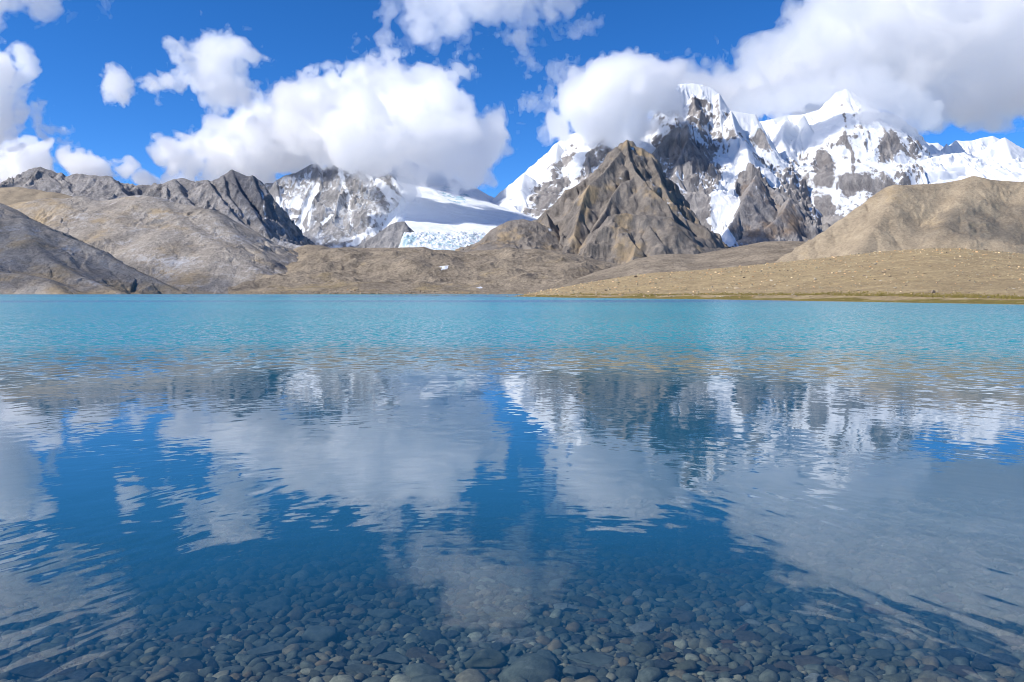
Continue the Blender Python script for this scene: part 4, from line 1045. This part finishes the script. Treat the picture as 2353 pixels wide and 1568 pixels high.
def cloud(name, blobs, Y, vox, label, dens=.012, amp=1.0, seed=1, flat=None, big=130.0, core=None, metres=False):
    """blobs: picture x, y, radius (in picture points), depth offset as a share of the radius; one cloud = one closed billowing surface"""
    C = np.array([at(b_[0], b_[1], Y + (b_[3] if len(b_) > 3 else 0) * b_[2] * Y / FPX) for b_ in blobs])
    R = np.array([b_[2] * (Y + (b_[3] if len(b_) > 3 else 0) * b_[2] * Y / FPX) / FPX for b_ in blobs])
    SQ = np.array([(1.0, 1.0, b_[4] if len(b_) > 4 else 1.0) for b_ in blobs])
    if metres:
        C = np.array([b_[:3] for b_ in blobs], float); R = np.array([b_[3] for b_ in blobs], float); SQ = np.array([(1, 1, .6)] * len(blobs))
    vox = vox * Y / FPX; big = big * Y / FPX
    pad = big * .5 * amp + 3 * vox
    lo = (C - R[:, None]).min(0) - pad; hi = (C + R[:, None]).max(0) + pad
    n = np.ceil((hi - lo) / vox).astype(int) + 1
    gx, gy, gz = (lo[i] + vox * np.arange(n[i]) for i in range(3))
    X, Yy, Z = np.meshgrid(gx, gy, gz, indexing='ij')
    sd = np.full(X.shape, 1e9)
    k = big * .25
    for c, r, s in zip(C, R, SQ):
        d = np.sqrt((X - c[0]) ** 2 + (Yy - c[1]) ** 2 + ((Z - c[2]) / s[2]) ** 2) - r
        h = np.clip(.5 + .5 * (sd - d) / k, 0, 1)
        sd = np.where(sd > 1e8, d, sd * (1 - h) + d * h - k * h * (1 - h))
    m = np.abs(sd) < pad * 1.05
    x, y, z = X[m], Yy[m], Z[m]
    wv = fbm(x / big, y / big, z / big, 2, .5, seed) * .35
    bil = 0; a_ = 1.0; s = big * .8
    for o in range(5):
        if s < vox * 1.6: break
        p = np.abs(perlin(x / s + wv, y / s + wv, z / s - wv, seed + 10 + o))
        bil = bil + a_ * (p * 2.2 - .55) * s * .42; s *= .5; a_ *= 1.38
    f = sd.copy()
    f[m] = sd[m] - bil * amp * .8 - fbm(x / (big * 1.5), y / (big * 1.5), z / (big * 1.5), 3, .5, seed + 60) * big * .2 * amp
    f[0] = f[-1] = 1; f[:, 0] = f[:, -1] = 1; f[:, :, 0] = f[:, :, -1] = 1
    V, Q = surface_nets(f, lo, vox)
    o = mesh_np(name, V, Q, mat=cloud_material("cloud_vapour", dens))
    if core:
        f += big * .07
        if (f < 0).sum() > 30:
            V, Q = surface_nets(f, lo, vox)
            mesh_np("dense_core", V, Q, mat=cloud_material("cloud_core_vapour", core), parent=o)
    return tag(o, label, "cloud", "clouds in the blue sky")
cloud("cloud", [(420, 375, 50), (520, 340, 66), (600, 322, 66), (700, 300, 88), (760, 265, 98, .3), (850, 255, 108), (930, 215, 82, -3), (1000, 182, 54, -5), (1045, 172, 40, -7), (1010, 240, 62, -5), (960, 300, 105, -3), (1050, 330, 80, -4), (1115, 305, 38, -6), (1100, 370, 42, -6), (1110, 425, 24, -9), (1000, 385, 50), (880, 340, 70), (800, 340, 60), (650, 355, 50), (560, 370, 50), (600, 385, 42), (510, 388, 40), (440, 395, 34), (700, 290, 75, -4), (800, 300, 72, -5), (870, 290, 78, -5.2), (950, 290, 70, -5), (760, 288, 60, -7.2), (840, 300, 58, -7.2), (730, 348, 36, -3), (795, 345, 44, -4.5), (860, 365, 46, -5.5), (950, 378, 50, -5.5), (1030, 375, 50, -4.5), (1090, 400, 36, -6)], 5000, 5.5, "big white cloud resting on the snowy rock face left of the pass", dens=.005, core=.018, seed=1, amp=1.15)
cloud("cloud", [(1300, 270, 46), (1370, 230, 80), (1450, 210, 85), (1500, 205, 48, 3), (1535, 215, 34, 12), (1420, 290, 62), (1485, 270, 44, 2), (1525, 250, 24, 14)], 5100, 5.5, "grey-white cloud hugging the left side of the highest peak", dens=.005, core=.018, seed=11, amp=1.1)
cloud("cloud", [(1560, 190, 56), (1640, 190, 56), (1720, 205, 68), (1800, 170, 90), (1880, 110, 105), (1960, 60, 115), (2060, 20, 125), (2150, 80, 135), (2250, 0, 145), (2350, 100, 145), (2300, 215, 80), (2180, 205, 80), (2060, 190, 75), (1960, 190, 70), (1880, 215, 58), (2450, 150, 150), (2450, 0, 165), (2390, -70, 95)], 7000, 7, "huge grey-white cloud bank filling the sky above the right peaks", dens=.004, core=.0045, seed=21, big=160, amp=1.1)
cloud("cloud", [(1700, 235, 32), (1760, 228, 38), (1820, 216, 42), (1880, 200, 40), (1950, 178, 36), (1995, 195, 44), (2040, 220, 44), (2085, 240, 40), (2130, 262, 32), (1720, 262, 26), (1790, 256, 28), (2060, 268, 36), (2110, 284, 32), (2000, 258, 32)], 5650, 4, "thin mist veiling the crest and tip of the second snow peak", dens=.010, seed=131, big=50, amp=.8)
cloud("cloud", [(-40, 180, 85), (25, 165, 38), (-30, 270, 85), (60, 255, 40), (80, 295, 28)], 4600, 5, "ragged white cloud cut by the left edge halfway up the sky", dens=.005, core=.016, seed=31, amp=1.15)
cloud("cloud", [(-60, 400, 66), (20, 385, 52), (90, 380, 47), (160, 372, 40), (220, 392, 30), (285, 405, 18), (330, 410, 11)], 5400, 5, "low white cloud band behind the ridge at the far left", dens=.005, core=.018, seed=41, amp=1.1)
cloud("cloud", [(-40, -60, 105), (70, -55, 70), (170, -70, 62), (230, -90, 38)], 3600, 5, "wispy cloud at the top left corner of the sky", dens=.004, core=.006, seed=51, amp=1.2)
cloud("cloud", [(275, 188, 34), (265, 205, 24)], 4600, 3.2, "small round cloud puff alone left of the medium puffy cloud", dens=.008, core=.014, seed=61, big=60, amp=1.1)
cloud("cloud", [(440, 130, 38), (500, 130, 60), (545, 115, 38), (585, 132, 20), (500, 190, 52), (545, 205, 36), (478, 230, 20), (400, 190, 24), (360, 200, 16)], 4600, 4, "medium puffy cloud floating over the left mountains", dens=.006, core=.014, seed=71, big=90, amp=1.15)
cloud("cloud", [(1150, -50, 115), (1250, -10, 62), (1050, 0, 72), (960, 20, 52), (890, 60, 36), (900, 20, 40), (960, 75, 30)], 3700, 5, "torn cloud crossing the top edge of the sky at the centre", dens=.005, core=.004, seed=81, amp=1.3)
cloud("cloud", [(1320, 80, 15), (1345, 65, 17), (1375, 47, 13)], 4200, 2.6, "thin slanting cloud wisp right of the torn top cloud", dens=.005, seed=91, big=45, amp=1.3)
cloud("cloud", [(1210, 130, 18), (1225, 150, 14), (1200, 120, 12)], 4200, 2.6, "faint small cloud wisp above the gap between two big clouds", dens=.005, seed=101, big=45, amp=1.3)
cloud("cloud", [(1225, 235, 26), (1200, 242, 17), (1250, 215, 20), (1255, 300, 22)], 5000, 3, "ragged cloud shred at the left tip of the grey-white cloud", dens=.006, seed=111, big=55, amp=1.3)
cloud("cloud", [(1290, 165, 24), (1270, 175, 17), (1310, 155, 15)], 5000, 3, "cloud tuft rising above the grey-white cloud by the highest peak", dens=.006, seed=121, big=55, amp=1.3)
# two more clouds, higher up and outside the picture, whose shade lies on the left spur and on the right hill
def above(p, t, offs):
    """blobs around the place from which a cloud shades the point p"""
    c = np.array(p, float) + t * SUN_DIR
    return [(c[0] + o[0], c[1] + o[1], c[2] + o[2], o[3]) for o in offs]
cloud("cloud", above((-690, 1090, 45), 1250, [(0, 0, 0, 170), (160, 30, 0, 110), (-160, -50, 20, 150)]), 1500, 30, "cloud beyond the left edge that shades the left spur", dens=.0035, seed=141, big=160, metres=True)
cloud("cloud", above((492, 809, 81), 1000, [(0, 0, 0, 46), (52, 33, 7, 34), (82, -17, -8, 30), (-58, -17, 7, 30)]), 900, 22, "small cloud high above that shades the right hill", dens=.009, seed=151, big=70, metres=True)
